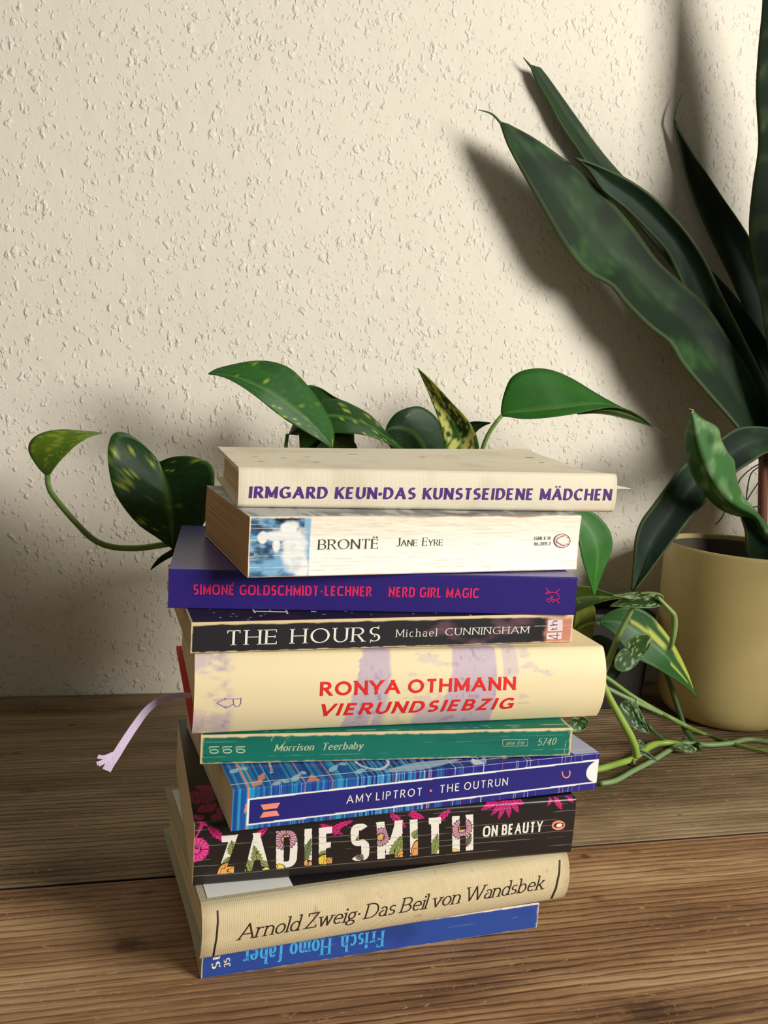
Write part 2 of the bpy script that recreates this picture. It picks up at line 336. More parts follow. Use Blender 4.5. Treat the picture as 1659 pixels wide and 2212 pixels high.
# ---------------------------------------------------------------- books
class Book:
    def __init__(s, name, label, o, th, slope, L, T, D, dT, bulge=0.0, corner=0.0008, hard=False, group='books in the stack'):
        th = math.radians(th)
        ux = np.array([math.cos(th), math.sin(th), slope]); ux /= np.linalg.norm(ux)
        uy = np.array([-math.sin(th), math.cos(th), 0]); uy -= ux*(ux@uy); uy /= np.linalg.norm(uy); uz = np.cross(ux, uy)
        s.o, s.ux, s.uy, s.uz = np.array(o, float), ux, uy, uz
        s.L, s.T, s.D, s.dT, s.bulge, s.r, s.hard = L, T-0.0003, D, dT, bulge, corner, hard
        M = Matrix.Identity(4)
        for i in range(3): M[i][0], M[i][1], M[i][2], M[i][3] = ux[i], uy[i], uz[i], s.o[i]
        s.root = empty(name, label, 'book', M, group)
    def taper(s, U): return 1+s.dT/s.T*U/s.L
    def prof(s, V):                                     # spine outline: depth of the spine surface at height V
        q = np.clip(np.asarray(V, float)/s.T, 0, 1)
        y = -s.bulge*(1-np.abs(2*q-1)**2.3)
        r = s.r
        e = np.minimum(np.asarray(V, float), s.T-np.asarray(V, float)); e = np.clip(e, 0, r)
        return y + r - np.sqrt(np.clip(r*r-(r-e)**2, 0, None))
    def loc(s, P):
        d = np.asarray(P)-s.o; return np.array([d@s.ux, d@s.uy, d@s.uz])
    def sp(s, u, v):                                    # point of the spine seen at (u, v)
        d = ray(u, v); dl = np.array([d@s.ux, d@s.uy, d@s.uz]); c = s.loc(CAMP); y = -s.bulge*.7
        for _ in range(6):
            P = c+dl*((y-c[1])/dl[1]); V = P[2]/s.taper(P[0]); y = float(-s.bulge*(1-abs(2*np.clip(V/s.T, 0, 1)-1)**2.3))
        return np.array([P[0], V])
    def tp(s, u, v):                                    # point of the top cover
        d = ray(u, v); dl = np.array([d@s.ux, d@s.uy, d@s.uz]); c = s.loc(CAMP)
        P = c+dl*((s.T-c[2])/dl[2]); return np.array([P[0], P[1]])
    def spine_pt(s, UV, eps=0.0001):
        UV = np.asarray(UV, float); U, V = UV[..., 0], UV[..., 1]
        return np.stack([U, s.prof(V)-eps, V*s.taper(U)], -1)
    def top_pt(s, UV, eps=0.0001):
        UV = np.asarray(UV, float); U, Y = UV[..., 0], UV[..., 1]
        return np.stack([U, Y, s.T*s.taper(U)+s.lift(U, Y)+eps], -1)
    def lift(s, U, Y): return 0*U
    def build(s, paint, mat_cover, mat_page, res=0.0007, edge=(225, 205, 170), tcov=0.0004, topres=None, page_col=None, wavy=0.0, mat_edge=None, inset=0.003):
        L, T, D = s.L, s.T, s.D
        r0 = s.r
        t = tcov
        # spine: outer sheet following the outline, inner sheet, rim
        nU = max(8, int(L/res)); nV = max(10, int(T/res))
        u = np.linspace(0, L, nU); v = np.r_[np.linspace(0, r0, 5)[:-1], np.linspace(r0, T-r0, nV), np.linspace(T-r0, T, 5)[1:]] if r0 > 1e-5 else np.linspace(0, T, nV)
        UU, VV = np.meshgrid(u, v, indexing='ij')
        jit = wavy*(fbm(UU*90, VV*500, 3)-.5) if wavy else 0
        P = s.spine_pt(np.stack([UU, VV], -1), 0); P[..., 1] += jit
        col = paint('spine', UU, VV)
        n, m = UU.shape
        uc = np.linspace(0, L, 40); UC, VC = np.meshgrid(uc, v, indexing='ij')
        Pi = s.spine_pt(np.stack([UC, VC], -1), 0); Pi[..., 1] += t; Pi[..., 2] = np.clip(Pi[..., 2], t*.5, None)
        Pi[..., 2] = np.minimum(Pi[..., 2], (T*s.taper(UC))-t*.5)
        V3 = [P.reshape(-1, 3), Pi.reshape(-1, 3)]; F3 = [grid_faces(n, m), grid_faces(40, m, n*m, True)]
        off = n*m+40*m; e = lin(edge)
        C3 = [col.reshape(-1, 3), np.tile(e, (40*m, 1))]
        for side, U0 in ((0, 0.0), (-1, L)):            # end rims with the edge colour
            a = P[side]; b_ = Pi[side]
            V3.append(np.vstack([a, b_])); C3.append(np.tile(e, (2*m, 1)))
            F3.append(np.array([[off+j, off+j+1, off+m+j+1, off+m+j] for j in range(m-1)])); off += 2*m
        s.spine = mesh_obj('spine', np.vstack(V3), np.vstack(F3), mat_cover, s.root, np.vstack(C3), smooth=True)
        # boards
        y0 = float(s.prof(T)) if r0 > 0 else 0.0
        for nm, top in (('front_cover', True), ('back_cover', False)):
            tr = (topres or 0.003) if top else 0.006
            uu = np.linspace(0, L, max(6, int(L/tr))); yy = np.linspace(y0, D, max(6, int(D/tr)))
            A, Bq = np.meshgrid(uu, yy, indexing='ij')
            if top:
                zo = T*s.taper(A)+s.lift(A, Bq); zi = zo-t; c = paint('top', A, Bq)
            else:
                zo = 0*A; zi = 0*A+t; c = paint('bot', A, Bq)
            n, m = A.shape; O = np.stack([A, Bq, zo], -1).reshape(-1, 3); I = np.stack([A, Bq, zi], -1).reshape(-1, 3)
            idx = np.arange(n*m).reshape(n, m)
            loop = np.r_[idx[:, 0], idx[-1, 1:], idx[-2::-1, -1], idx[0, -2:0:-1]]
            k = len(loop); V3 = np.vstack([O, I, O[loop], I[loop]])
            F3 = np.vstack([grid_faces(n, m, 0, not top), grid_faces(n, m, n*m, top),
                            np.array([[2*n*m+i, 2*n*m+(i+1) % k, 2*n*m+k+(i+1) % k, 2*n*m+k+i] for i in range(k)])])
            C3 = np.vstack([c.reshape(-1, 3), np.tile(e, (n*m+2*k, 1))])
            ob = mesh_obj(nm, V3, F3, mat_cover, s.root, C3, smooth=False)
            if top: s.front = ob
        # page block, its back edge following the spine
        ins = inset if s.hard else 0.0002
        x0, x1 = ins, L-ins; z0, z1 = t+.0001, T-t-.0001
        zz = np.linspace(z0, z1, 14); xs = np.linspace(x0, x1, 12); V3 = []; F3 = []
        for x in xs:
            k = s.taper(x)
            zt = zz*k if not s.hard else zz*k
            fr = s.prof(zz)+t+.0003
            bk = D-ins-(0.002 if s.hard else 0.0006)*np.sin(np.pi*(zz-z0)/(z1-z0))
            bk = bk if s.hard else D-.0004+0*zz
            if s.pagebow: bk = D-.0004-s.pagebow*np.sin(np.pi*(zz-z0)/(z1-z0)); 
            ring = [(x, fr[i], zt[i]) for i in range(14)]+[(x, bk[i], zt[i]) for i in range(13, -1, -1)]
            V3 += ring
        m = 28
        for i in range(11):
            for j in range(m): F3.append((i*m+j, i*m+(j+1) % m, (i+1)*m+(j+1) % m, (i+1)*m+j))
        for i, rv in ((0, 1), (11, -1)):
            for j in range(13): 
                f = (i*m+j, i*m+j+1, i*m+26-j, i*m+27-j); F3.append(f if rv < 0 else f[::-1])
        s.pages = mesh_obj('page_block', V3, F3, mat_page, s.root)
        return s
    pagebow = 0.0
    def decal(s, name, quads, mat, where='spine', eps=0.00012, colors=None, parent=None):
        V = []; Fc = []
        for Q in quads:
            k = len(V); V += [tuple(q) for q in Q]; Fc.append(tuple(range(k, k+len(Q))))
        P = (s.spine_pt if where == 'spine' else s.top_pt)(np.array(V), eps)
        return mesh_obj(name, P, Fc, mat, parent or (s.spine if where == 'spine' else s.front), colors)
    def write(s, name, txt, st, mat, bl, br, tl, where='spine', eps=0.00012):
        f = s.sp if where == 'spine' else s.tp
        o, e, t = f(*bl), f(*br), f(*tl)
        q, wd = text_quads(txt, st); X = (e-o)/wd; Y = t-o
        Y = Y-X*wd*((Y@X)/(X@X*wd)) if st.get('square', True) else Y
        return s.decal(name, [[o+X*x+Y*y for (x, y) in Q] for Q in q], mat, where, eps)
    def poly(s, name, pxs, mat, where='spine', eps=0.00011):
        f = s.sp if where == 'spine' else s.tp
        return s.decal(name, [[f(*p) for p in Q] for Q in pxs], mat, where, eps)
    def strokes(s, name, lines, wpx, mat, where='spine', eps=0.00013):
        f = s.sp if where == 'spine' else s.tp; Q = []
        for ln in lines:
            A = np.asarray(ln, float); dd = np.r_[0, np.cumsum(np.hypot(*np.diff(A, axis=0).T))]; ss = np.unique(np.r_[dd, np.linspace(0, dd[-1], int(dd[-1]/3)+2)]); A = np.stack([np.interp(ss, dd, A[:, 0]), np.interp(ss, dd, A[:, 1])], -1); T = np.gradient(A, axis=0); T /= np.linalg.norm(T, axis=1)[:, None]+1e-9; N = np.stack([-T[:, 1], T[:, 0]], -1)*wpx/2
            for i in range(len(A)-1): Q.append([f(*(A[i]-N[i])), f(*(A[i+1]-N[i+1])), f(*(A[i+1]+N[i+1])), f(*(A[i]+N[i]))])
        return s.decal(name, Q, mat, where, eps)

def circ(cx, cy, rx, ry, a0=0, a1=360, n=28):
    t = np.radians(np.linspace(a0, a1, n+1)); return np.stack([cx+rx*np.cos(t), cy+ry*np.sin(t)], -1)
def fan(P, c=None):
    P = np.asarray(P); c = P.mean(0) if c is None else np.asarray(c)
    return [[tuple(c), tuple(P[i]), tuple(P[(i+1) % len(P)])] for i in range(len(P))]
def rot(P, a, c):
    a = math.radians(a); P = np.asarray(P)-c; return P@np.array([[math.cos(a), math.sin(a)], [-math.sin(a), math.cos(a)]])+c
# ---------------------------------------------------------------- wall and table
WALL_Y = 0.781
def wall_material():
    m = bpy.data.materials.new('woodchip_wallpaper'); m.use_nodes = True; nt = m.node_tree; N = nt.nodes; L = nt.links; b = N['Principled BSDF']
    b.inputs['Roughness'].default_value = .7; b.inputs['Specular IOR Level'].default_value = .25
    tc = N.new('ShaderNodeTexCoord')
    def noise(sc, det, dist=0.0):
        t = N.new('ShaderNodeTexNoise'); t.inputs['Scale'].default_value = sc; t.inputs['Detail'].default_value = det; t.inputs['Distortion'].default_value = dist
        L.new(tc.outputs['Object'], t.inputs['Vector']); return t.outputs['Fac']
    def ramp(s, a, c):
        r = N.new('ShaderNodeMapRange'); r.interpolation_type = 'SMOOTHSTEP'; r.inputs['From Min'].default_value = a; r.inputs['From Max'].default_value = c; L.new(s, r.inputs['Value']); return r.outputs[0]
    def mul(s, k):
        q = N.new('ShaderNodeMath'); q.operation = 'MULTIPLY'; q.inputs[1].default_value = k; L.new(s, q.inputs[0]); return q.outputs[0]
    def add(a, c):
        q = N.new('ShaderNodeMath'); q.operation = 'ADD'; L.new(a, q.inputs[0]); L.new(c, q.inputs[1]); return q.outputs[0]
    def warp(k, sc):
        t = N.new('ShaderNodeTexNoise'); t.inputs['Scale'].default_value = sc; t.inputs['Detail'].default_value = 2; L.new(tc.outputs['Object'], t.inputs['Vector'])
        q = N.new('ShaderNodeVectorMath'); q.operation = 'MULTIPLY_ADD'; q.inputs[1].default_value = (k, k, k); L.new(t.outputs['Color'], q.inputs[0]); L.new(tc.outputs['Object'], q.inputs[2]); return q.outputs[0]
    def chipsf(sc, r0, r1, k, sk):
        mp = N.new('ShaderNodeMapping'); mp.inputs['Scale'].default_value = (1.25, 1, .8); mp.inputs['Rotation'].default_value = (0, sk, 0); L.new(warp(k, sc*1.1), mp.inputs['Vector'])
        v = N.new('ShaderNodeTexVoronoi'); v.voronoi_dimensions = '3D'; v.inputs['Scale'].default_value = sc; L.new(mp.outputs[0], v.inputs['Vector'])
        sx = N.new('ShaderNodeSeparateColor'); L.new(v.outputs['Color'], sx.inputs[0])
        r = N.new('ShaderNodeMapRange'); r.inputs['From Min'].default_value = .15; r.inputs['From Max'].default_value = 1; r.inputs['To Min'].default_value = r0; r.inputs['To Max'].default_value = r1; L.new(sx.outputs[0], r.inputs['Value'])
        d = N.new('ShaderNodeMath'); d.operation = 'SUBTRACT'; L.new(r.outputs[0], d.inputs[0]); L.new(v.outputs['Distance'], d.inputs[1])
        return mul(ramp(d.outputs[0], -.02, .26), 1.0)
    h = add(add(mul(chipsf(128, .0, .50, .011, .5), .85), mul(chipsf(215, .05, .52, .007, -.4), .5)), add(mul(noise(420, 2), .12), mul(noise(45, 2), .7)))
    bp = N.new('ShaderNodeBump'); bp.inputs['Strength'].default_value = WALL_BUMP; bp.inputs['Distance'].default_value = .0022
    L.new(h, bp.inputs['Height']); L.new(bp.outputs[0], b.inputs['Normal'])
    mx = N.new('ShaderNodeMix'); mx.data_type = 'RGBA'; mx.inputs[6].default_value = (*lin(WALL_COL), 1); mx.inputs[7].default_value = (*lin(np.array(WALL_COL)*.96), 1)
    L.new(noise(6, 3), mx.inputs[0]); L.new(mx.outputs[2], b.inputs['Base Color']); return m
def box(name, lo, hi, mat, parent=None):
    x0, y0, z0 = lo; x1, y1, z1 = hi
    V = [(x0, y0, z0), (x1, y0, z0), (x1, y1, z0), (x0, y1, z0), (x0, y0, z1), (x1, y0, z1), (x1, y1, z1), (x0, y1, z1)]
    return mesh_obj(name, V, [(3, 2, 1, 0), (4, 5, 6, 7), (0, 1, 5, 4), (1, 2, 6, 5), (2, 3, 7, 6), (3, 0, 4, 7)], mat, parent)
WALL_BUMP, WALL_COL = 0.55, (236, 228, 212)
wl = box('wall_back', (-1.6, WALL_Y, -.75), (2.2, WALL_Y+.1, 1.7), wall_material()); wl['kind'] = 'structure'
fl = box('floor', (-1.6, -1.2, -.78), (2.2, WALL_Y, -.75), material('floor_boards', (120, 92, 64), .6)); fl['kind'] = 'structure'

def wood(name, seed, a, b_, c_):
    m = bpy.data.materials.new(name); m.use_nodes = True; nt = m.node_tree; N = nt.nodes; L = nt.links; b = N['Principled BSDF']
    b.inputs['Specular IOR Level'].default_value = .35
    tc = N.new('ShaderNodeTexCoord')
    def mp(sc, off=(0, 0, 0)):
        q = N.new('ShaderNodeMapping'); q.inputs['Scale'].default_value = sc; q.inputs['Location'].default_value = off; L.new(tc.outputs['Object'], q.inputs['Vector']); return q.outputs[0]
    def noise(vec, sc=1, det=4, rgh=.55, dist=0):
        t = N.new('ShaderNodeTexNoise'); t.inputs['Scale'].default_value = sc; t.inputs['Detail'].default_value = det; t.inputs['Roughness'].default_value = rgh; t.inputs['Distortion'].default_value = dist
        L.new(vec, t.inputs['Vector']); return t.outputs['Fac']
    def rampc(s, stops):
        r = N.new('ShaderNodeValToRGB'); e = r.color_ramp.elements
        while len(e) < len(stops): e.new(.5)
        for k, (p, cc) in enumerate(stops): e[k].position = p; e[k].color = (*cc, 1)
        L.new(s, r.inputs[0]); return r.outputs[0]
    def mixer(bl, f, A, B_):
        q = N.new('ShaderNodeMix'); q.data_type = 'RGBA'; q.blend_type = bl
        if isinstance(f, float): q.inputs[0].default_value = f
        else: L.new(f, q.inputs[0])
        for s_, i in ((A, 6), (B_, 7)):
            if isinstance(s_, tuple): q.inputs[i].default_value = (*s_, 1)
            else: L.new(s_, q.inputs[i])
        return q.outputs[2]
    la, lb, lc = (tuple(lin(q)) for q in (a, b_, c_))
    # board tone, late-wood lines, fine fibres, dirt, pale scratches
    tone = noise(mp((3.2, 24, 1), (seed, seed*.37, 0)), 1, 5, .65)
    col = rampc(tone, [(.34, la), (.5, lb), (.66, lc)])
    wv = N.new('ShaderNodeTexWave'); wv.bands_direction = 'Y'; wv.inputs['Scale'].default_value = 31; wv.inputs['Distortion'].default_value = 5.5; wv.inputs['Detail'].default_value = 4; wv.inputs['Detail Scale'].default_value = .8; wv.inputs['Detail Roughness'].default_value = .55
    L.new(mp((.42, 2.0, 1), (seed*1.7, seed, 0)), wv.inputs['Vector'])
    grain = rampc(wv.outputs['Fac'], [(.0, (.17, .11, .07)), (.09, (.45, .35, .26)), (.24, (1, 1, 1))])
    gm = noise(mp((3, 5, 1), (seed*3, 0, 0)), 1, 2)
    gmr = rampc(gm, [(.3, (.35, .35, .35)), (.65, (1, 1, 1))])
    col = mixer('MIX', .85, col, mixer('MULTIPLY', gmr, col, grain))
    fib = noise(mp((9, 620, 1), (0, seed, 0)), 1, 4, .75)
    col = mixer('MULTIPLY', .75, col, rampc(fib, [(.34, (.42, .34, .27)), (.54, (1, 1, 1)), (.75, (1.0, 1.0, .98))]))
    dirt = noise(mp((9, 26, 1), (seed*2, 3, 0)), 1, 5, .65)
    col = mixer('MULTIPLY', .8, col, rampc(dirt, [(.54, (1, 1, 1)), (.72, (.42, .33, .26))]))
    scr = noise(mp((150, 330, 1), (seed, 9, 0)), 1, 3, .6, 1.5)
    col = mixer('MIX', rampc(scr, [(.62, (0, 0, 0)), (.70, (.6, .6, .6))]), col, tuple(lin((196, 156, 104))))
    # knots and stains
    for (x, y, r, d) in KNOTS:
        vm = N.new('ShaderNodeVectorMath'); vm.operation = 'DISTANCE'; q = N.new('ShaderNodeMapping'); q.inputs['Scale'].default_value = (.62, 1, 0); q.inputs['Location'].default_value = (-x*.62, -y, 0); L.new(tc.outputs['Object'], q.inputs['Vector'])
        nz = N.new('ShaderNodeTexNoise'); nz.inputs['Scale'].default_value = 220; nz.inputs['Detail'].default_value = 3; L.new(tc.outputs['Object'], nz.inputs['Vector'])
        L.new(q.outputs[0], vm.inputs[0]); vm.inputs[1].default_value = (0, 0, 0)
        ad = N.new('ShaderNodeMath'); ad.operation = 'MULTIPLY_ADD'; ad.inputs[1].default_value = r*1.3; L.new(nz.outputs['Fac'], ad.inputs[0]); L.new(vm.outputs['Value'], ad.inputs[2])
        mr = N.new('ShaderNodeMapRange'); mr.inputs['From Min'].default_value = r*1.1; mr.inputs['From Max'].default_value = r*1.9; mr.inputs['To Min'].default_value = d; mr.inputs['To Max'].default_value = 0; L.new(ad.outputs[0], mr.inputs['Value'])
        col = mixer('MULTIPLY', mr.outputs[0], col, (.30, .22, .17))
    L.new(col, b.inputs['Base Color'])
    rr = N.new('ShaderNodeMapRange'); rr.inputs['To Min'].default_value = .5; rr.inputs['To Max'].default_value = .75; L.new(fib, rr.inputs['Value']); L.new(rr.outputs[0], b.inputs['Roughness'])
    h = N.new('ShaderNodeMath'); h.operation = 'MULTIPLY_ADD'; h.inputs[1].default_value = .5; L.new(wv.outputs['Fac'], h.inputs[0]); L.new(fib, h.inputs[2])
    bp = N.new('ShaderNodeBump'); bp.inputs['Strength'].default_value = .45; bp.inputs['Distance'].default_value = .0009; L.new(h.outputs[0], bp.inputs['Height']); L.new(bp.outputs[0], b.inputs['Normal'])
    return m
KNOTS = []
for (u, v, r, d) in ((275, 2042, .0055, .85), (1405, 2185, .009, .7), (318, 1928, .0025, .8), (1262, 1850, .0025, .9), (1290, 1940, .003, .6), (35, 1627, .0016, .8), (155, 1566, .0022, .7), (1468, 1760, .0012, .8), (60, 1710, .004, .5), (1370, 1840, .003, .5)):
    p = on_table(u, v); KNOTS.append((p[0], p[1], r, d))
table = empty('wooden_table', 'old brown wooden table of weathered planks under the books and plants', 'table', Matrix.Translation((.25, .45, -.03)))
SEAM = float(np.mean([on_table(0, 1925)[1], on_table(375, 1893)[1], on_table(1240, 1826)[1], on_table(1659, 1796)[1]]))
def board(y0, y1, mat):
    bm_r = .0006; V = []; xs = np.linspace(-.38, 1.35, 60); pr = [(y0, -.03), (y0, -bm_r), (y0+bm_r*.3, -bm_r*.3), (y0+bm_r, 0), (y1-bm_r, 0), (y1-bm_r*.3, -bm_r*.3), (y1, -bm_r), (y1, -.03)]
    for x in xs:
        for k, (y, z) in enumerate(pr):
            wob = .0006*(vnoise(x*14, y*0+k*.1, 3)-.5) if k in (1, 2, 5, 6) else 0
            V.append((x, y, z+min(wob, 0)))
    m = len(pr); Fc = [tuple(q) for q in grid_faces(60, m)]+[((i)*m+m-1, i*m, (i+1)*m, (i+1)*m+m-1) for i in range(59)]+[tuple(range(m)), tuple(59*m+k for k in range(m))[::-1]]
    o = mesh_obj('plank', V, Fc, mat); o.data.materials.append(bpy.data.materials.get('seam_shade') or material('seam_shade', (34, 24, 16), .9))
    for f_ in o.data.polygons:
        if f_.normal.z < .5: f_.material_index = 1  # plank sides coloured dark to stand for the shade inside the seam
    o.parent = table; o.matrix_parent_inverse = table.matrix_world.inverted(); return o
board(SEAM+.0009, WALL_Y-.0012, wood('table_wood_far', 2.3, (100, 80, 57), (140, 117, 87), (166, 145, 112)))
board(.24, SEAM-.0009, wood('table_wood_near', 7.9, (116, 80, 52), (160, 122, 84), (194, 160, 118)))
leg_m = material('table_leg_wood', (96, 66, 40), .6)
for x in (-.34, 1.2):
    for y in (.28, .70):
        o = box('table_leg', (x, y, -.75), (x+.06, y+.06, -.03), leg_m); o.parent = table; o.matrix_parent_inverse = table.matrix_world.inverted()

PX = 0.000243                                            # metres per photo pixel on the spines, for print details
paper_mat = material('aged_page_paper', (206, 176, 128), 0.8, bump=('pages', 1500, 0.5, 0.0006), spec=0.2)
tan_paper = material('browned_page_paper', (190, 146, 98), 0.85, bump=('pages', 1500, 0.6, 0.0006), spec=0.2)
pale_paper = material('pale_page_paper', (226, 204, 160), 0.8, bump=('pages', 1700, 0.35, 0.0005), spec=0.2)
linen_mat = material('linen_cover', attr=True, rough=0.85, bump=('linen', 430, 0.16, 0.0003), spec=0.2)
buckram_mat = material('buckram_cover', attr=True, rough=0.85, bump=('linen', 360, 0.28, 0.0003), spec=0.2)
card_mat = material('printed_card', attr=True, rough=0.42, bump=('noise', 350, 0.08, 0.0004), spec=0.45)
satin_mat = material('matt_laminated_card', attr=True, rough=0.30, bump=('noise', 900, 0.03, 0.0002), spec=0.5)
jacket_mat = material('paper_dust_jacket', attr=True, rough=0.55, bump=('noise', 140, 0.06, 0.0006), spec=0.35)
worn_mat = material('worn_card', attr=True, rough=0.6, bump=('noise', 260, 0.12, 0.0005), spec=0.3)
def ink(name, c, rough=0.6): return material(name, c, rough, spec=0.25)
def flat(U, c): return np.broadcast_to(lin(c), U.shape+(3,)).copy()
def edge_mask(U, V, L, T, w, seed=1, amp=1.0):
    d = np.minimum(np.minimum(U, L-U), np.minimum(V, T-V))
    n = fbm(U*350, V*350, seed); return sstep(w*.35, -w*.35, d-w*(.35+amp*1.1*n))
def cracks(U, V, rows, seed, w=0.00012, amp=.0009, keep=.5):
    m = 0*U
    for k, v in enumerate(rows):
        line = v+(fbm(U*60, 0*U+k*3.1, seed+k)-.5)*amp
        gate = sstep(keep-.06, keep+.06, fbm(U*45, 0*U+k*7.7, seed+31+k))
        m = np.maximum(m, sstep(w*1.6, w*.3, np.abs(V-line))*gate)
    return m
def leaf_mask(U, V, b, t, wd, serr=7):
    b, t = np.asarray(b, float), np.asarray(t, float); d = t-b; Ln = np.hypot(*d); d = d/Ln
    a = ((U-b[0])*d[0]+(V-b[1])*d[1])/Ln; c = (-(U-b[0])*d[1]+(V-b[1])*d[0])
    h = wd*np.sin(np.pi*np.clip(a, 0, 1)**.8)*(1-.28*np.abs(np.sin(np.pi*serr*a)))
    ins = (a > 0) & (a < 1) & (np.abs(c) < h)
    vein = (np.abs(c) < .0001*1.1) | (np.abs(((a*Ln*1.0-np.abs(c)*.8) % .0013)-.0006) < .00011)
    rim = np.abs(c) > h-.00016
    return ins, ins & (vein), ins & rim
def flower_mask(U, V, c, r, n=14, inner=.32):
    x, y = U-c[0], V-c[1]; rr = np.hypot(x, y); th = np.arctan2(y, x)
    ins = rr < r*(1-.12*np.abs(np.sin(n*th/2)))
    ln = ins & (rr > inner*r) & (np.abs(np.sin(n*th/2)) < .00014/np.maximum(rr, 1e-4)*n/2)
    core = ins & ((np.abs(rr-inner*r) < .00018) | ((rr < inner*r) & (vnoise(U*1800, V*1800, 5) > .62)))
    return ins, ln | core | (ins & (rr > r*.93*(1-.12*np.abs(np.sin(n*th/2)))))
GROUP = 'books in the stack'

# --- blue paperback at the bottom
bk = Book('paperback_book', 'blue worn paperback at the very bottom of the stack with upside-down cyan lettering', (.0345, .3911, 0.0002), 4.3, 0, .1772, .0144, .108, .0002, corner=.0009)
def paint(face, U, V, bk=bk):
    c = flat(U, (40, 72, 152))
    c = mixc(c, lin((30, 45, 110)), .5*sstep(.5, .8, fbm(U*30, V*60, 4)))
    if face == 'spine':
        c = mixc(c, lin((225, 210, 180)), edge_mask(U, V, bk.L, bk.T, .0006, 3))
        c = mixc(c, lin((170, 180, 205)), .8*cracks(U, V, [.0078], 7, amp=.0006, keep=.42))
    return c
bk.build(paint, card_mat, paper_mat, edge=(222, 205, 170))
cyan = ink('cyan_ink', (74, 168, 226))
SB = dict(b=.21, t=.075, serif=.15, st=.06, wx=.82, track=.1, space=.35)
bk.write('title_lettering', 'Frisch  Homo faber', SB, cyan, (830, 2009), (524, 2052), (829, 2044))
cream = ink('cream_ink', (238, 226, 196))
bk.write('series_number', 'St', SB, cream, (475.6, 2091), (475, 2062), (457.5, 2092))
bk.write('series_number', '35', SB, cream, (497.6, 2087.5), (497, 2068), (483.8, 2088.5))

# --- beige cloth hardback
bk = Book('hardback_book', 'thick beige cloth hardback with slanted brown title, second from the bottom', (.0326, .3847, .0146), 6.35, .0009, .1939, .0276, .1216, -.0003, bulge=.0045, corner=.0022, hard=True)
_lab = [bk.tp(440, 1918)[0], bk.tp(622, 1892)[0]]
def paint(face, U, V, bk=bk):
    c = flat(U, (211, 193, 154))
    n = fbm(U*40, V*90, 8)
    c = mixc(c, lin((176, 152, 110)), .35*sstep(.5, .85, n))
    if face == 'spine':
        d = np.minimum(U, bk.L-U); c = mixc(c, lin((150, 128, 92)), .45*sstep(.006, 0, d)*(.4+fbm(U*300, V*300, 2)))
        c = mixc(c, lin((165, 158, 130)), .5*sstep(bk.T-.004, bk.T, V))
        c = mixc(c, lin((150, 125, 88)), .5*sstep(.76, .84, fbm(U*150, V*150, 12)))
    else:
        c = mixc(c, lin((150, 150, 130)), .55+0*U)
    return c
bk.build(paint, buckram_mat, pale_paper, edge=(172, 168, 146), tcov=.0022, topres=.0012)
def rect_grid(x0, x1, y0, y1): return [[(x0, y0), (x1, y0), (x1, y1), (x0, y1)]]
lw = bk.decal('cover_label', rect_grid(.0036, _lab[1], .0045, .1175), material('white_label_paper', (232, 232, 226), .6), 'top', .00025); lw['label'] = 'white half of the cover picture'
lb = bk.decal('cover_label', rect_grid(_lab[1], bk.L-.0036, .0045, .1175), material('black_label_print', (24, 22, 22), .5), 'top', .00025); lb['label'] = 'black half of the cover picture'
brown_ink = ink('dark_brown_ink', (52, 40, 28))
bk.write('title_lettering', 'Arnold Zweig\u00b7 Das Beil von Wandsbek', dict(b=.085, t=.07, serif=.2, st=.06, wx=.95, slant=.24, track=.1, space=.28), brown_ink, (513, 2031), (1172, 1920), (512, 1998), eps=.0002)
bk.strokes('spine_rule', [[(470, 1966), (471, 1990), (468, 2025), (460, 2072)]], 3.6, brown_ink, eps=.0002)
bk.strokes('spine_rule', [[(1209, 1857), (1208, 1885), (1201, 1918), (1191, 1941)]], 3.6, brown_ink, eps=.0002)

# --- black paperback with flowered lettering
bk = Book('paperback_book', 'thick black creased paperback with large flower-filled white lettering and pink leaves', (.0291, .3998, .0420), 1.28, -.0005, .1973, .0320, .1293, -.0002, bulge=.0006, corner=.002)
sp, tp = bk.sp, bk.tp
_PL = [((447, 1783), (492, 1822), 9.5), ((425, 1800), (440, 1774), 4), ((545, 1812), (582, 1786), 9), ((690, 1780), (745, 1805), 8), ((735, 1780), (720, 1808), 8), ((765, 1772), (700, 1796), 7),
       ((842, 1757), (880, 1790), 9), ((880, 1757), (920, 1768), 9), ((975, 1748), (932, 1782), 9), ((900, 1752), (880, 1762), 6),
       ((1085, 1726), (1035, 1752), 9), ((1090, 1728), (1058, 1765), 8), ((1094, 1728), (1075, 1774), 8), ((1098, 1728), (1100, 1770), 8), ((1104, 1727), (1122, 1758), 8), ((1106, 1726), (1135, 1738), 8),
       ((1195, 1722), (1181, 1744), 5), ((1198, 1722), (1216, 1752), 8), ((1225, 1714), (1240, 1735), 8)]
_PLt = [((420, 1697), (500, 1716), 9), ((520, 1700), (455, 1690), 8), ((525, 1715), (470, 1722), 8), ((425, 1755), (470, 1735), 9), ((520, 1745), (540, 1775), 11), ((495, 1755), (520, 1772), 10), ((478, 1770), (455, 1760), 7), ((500, 1735), (470, 1762), 9), ((440, 1770), (418, 1760), 6)]
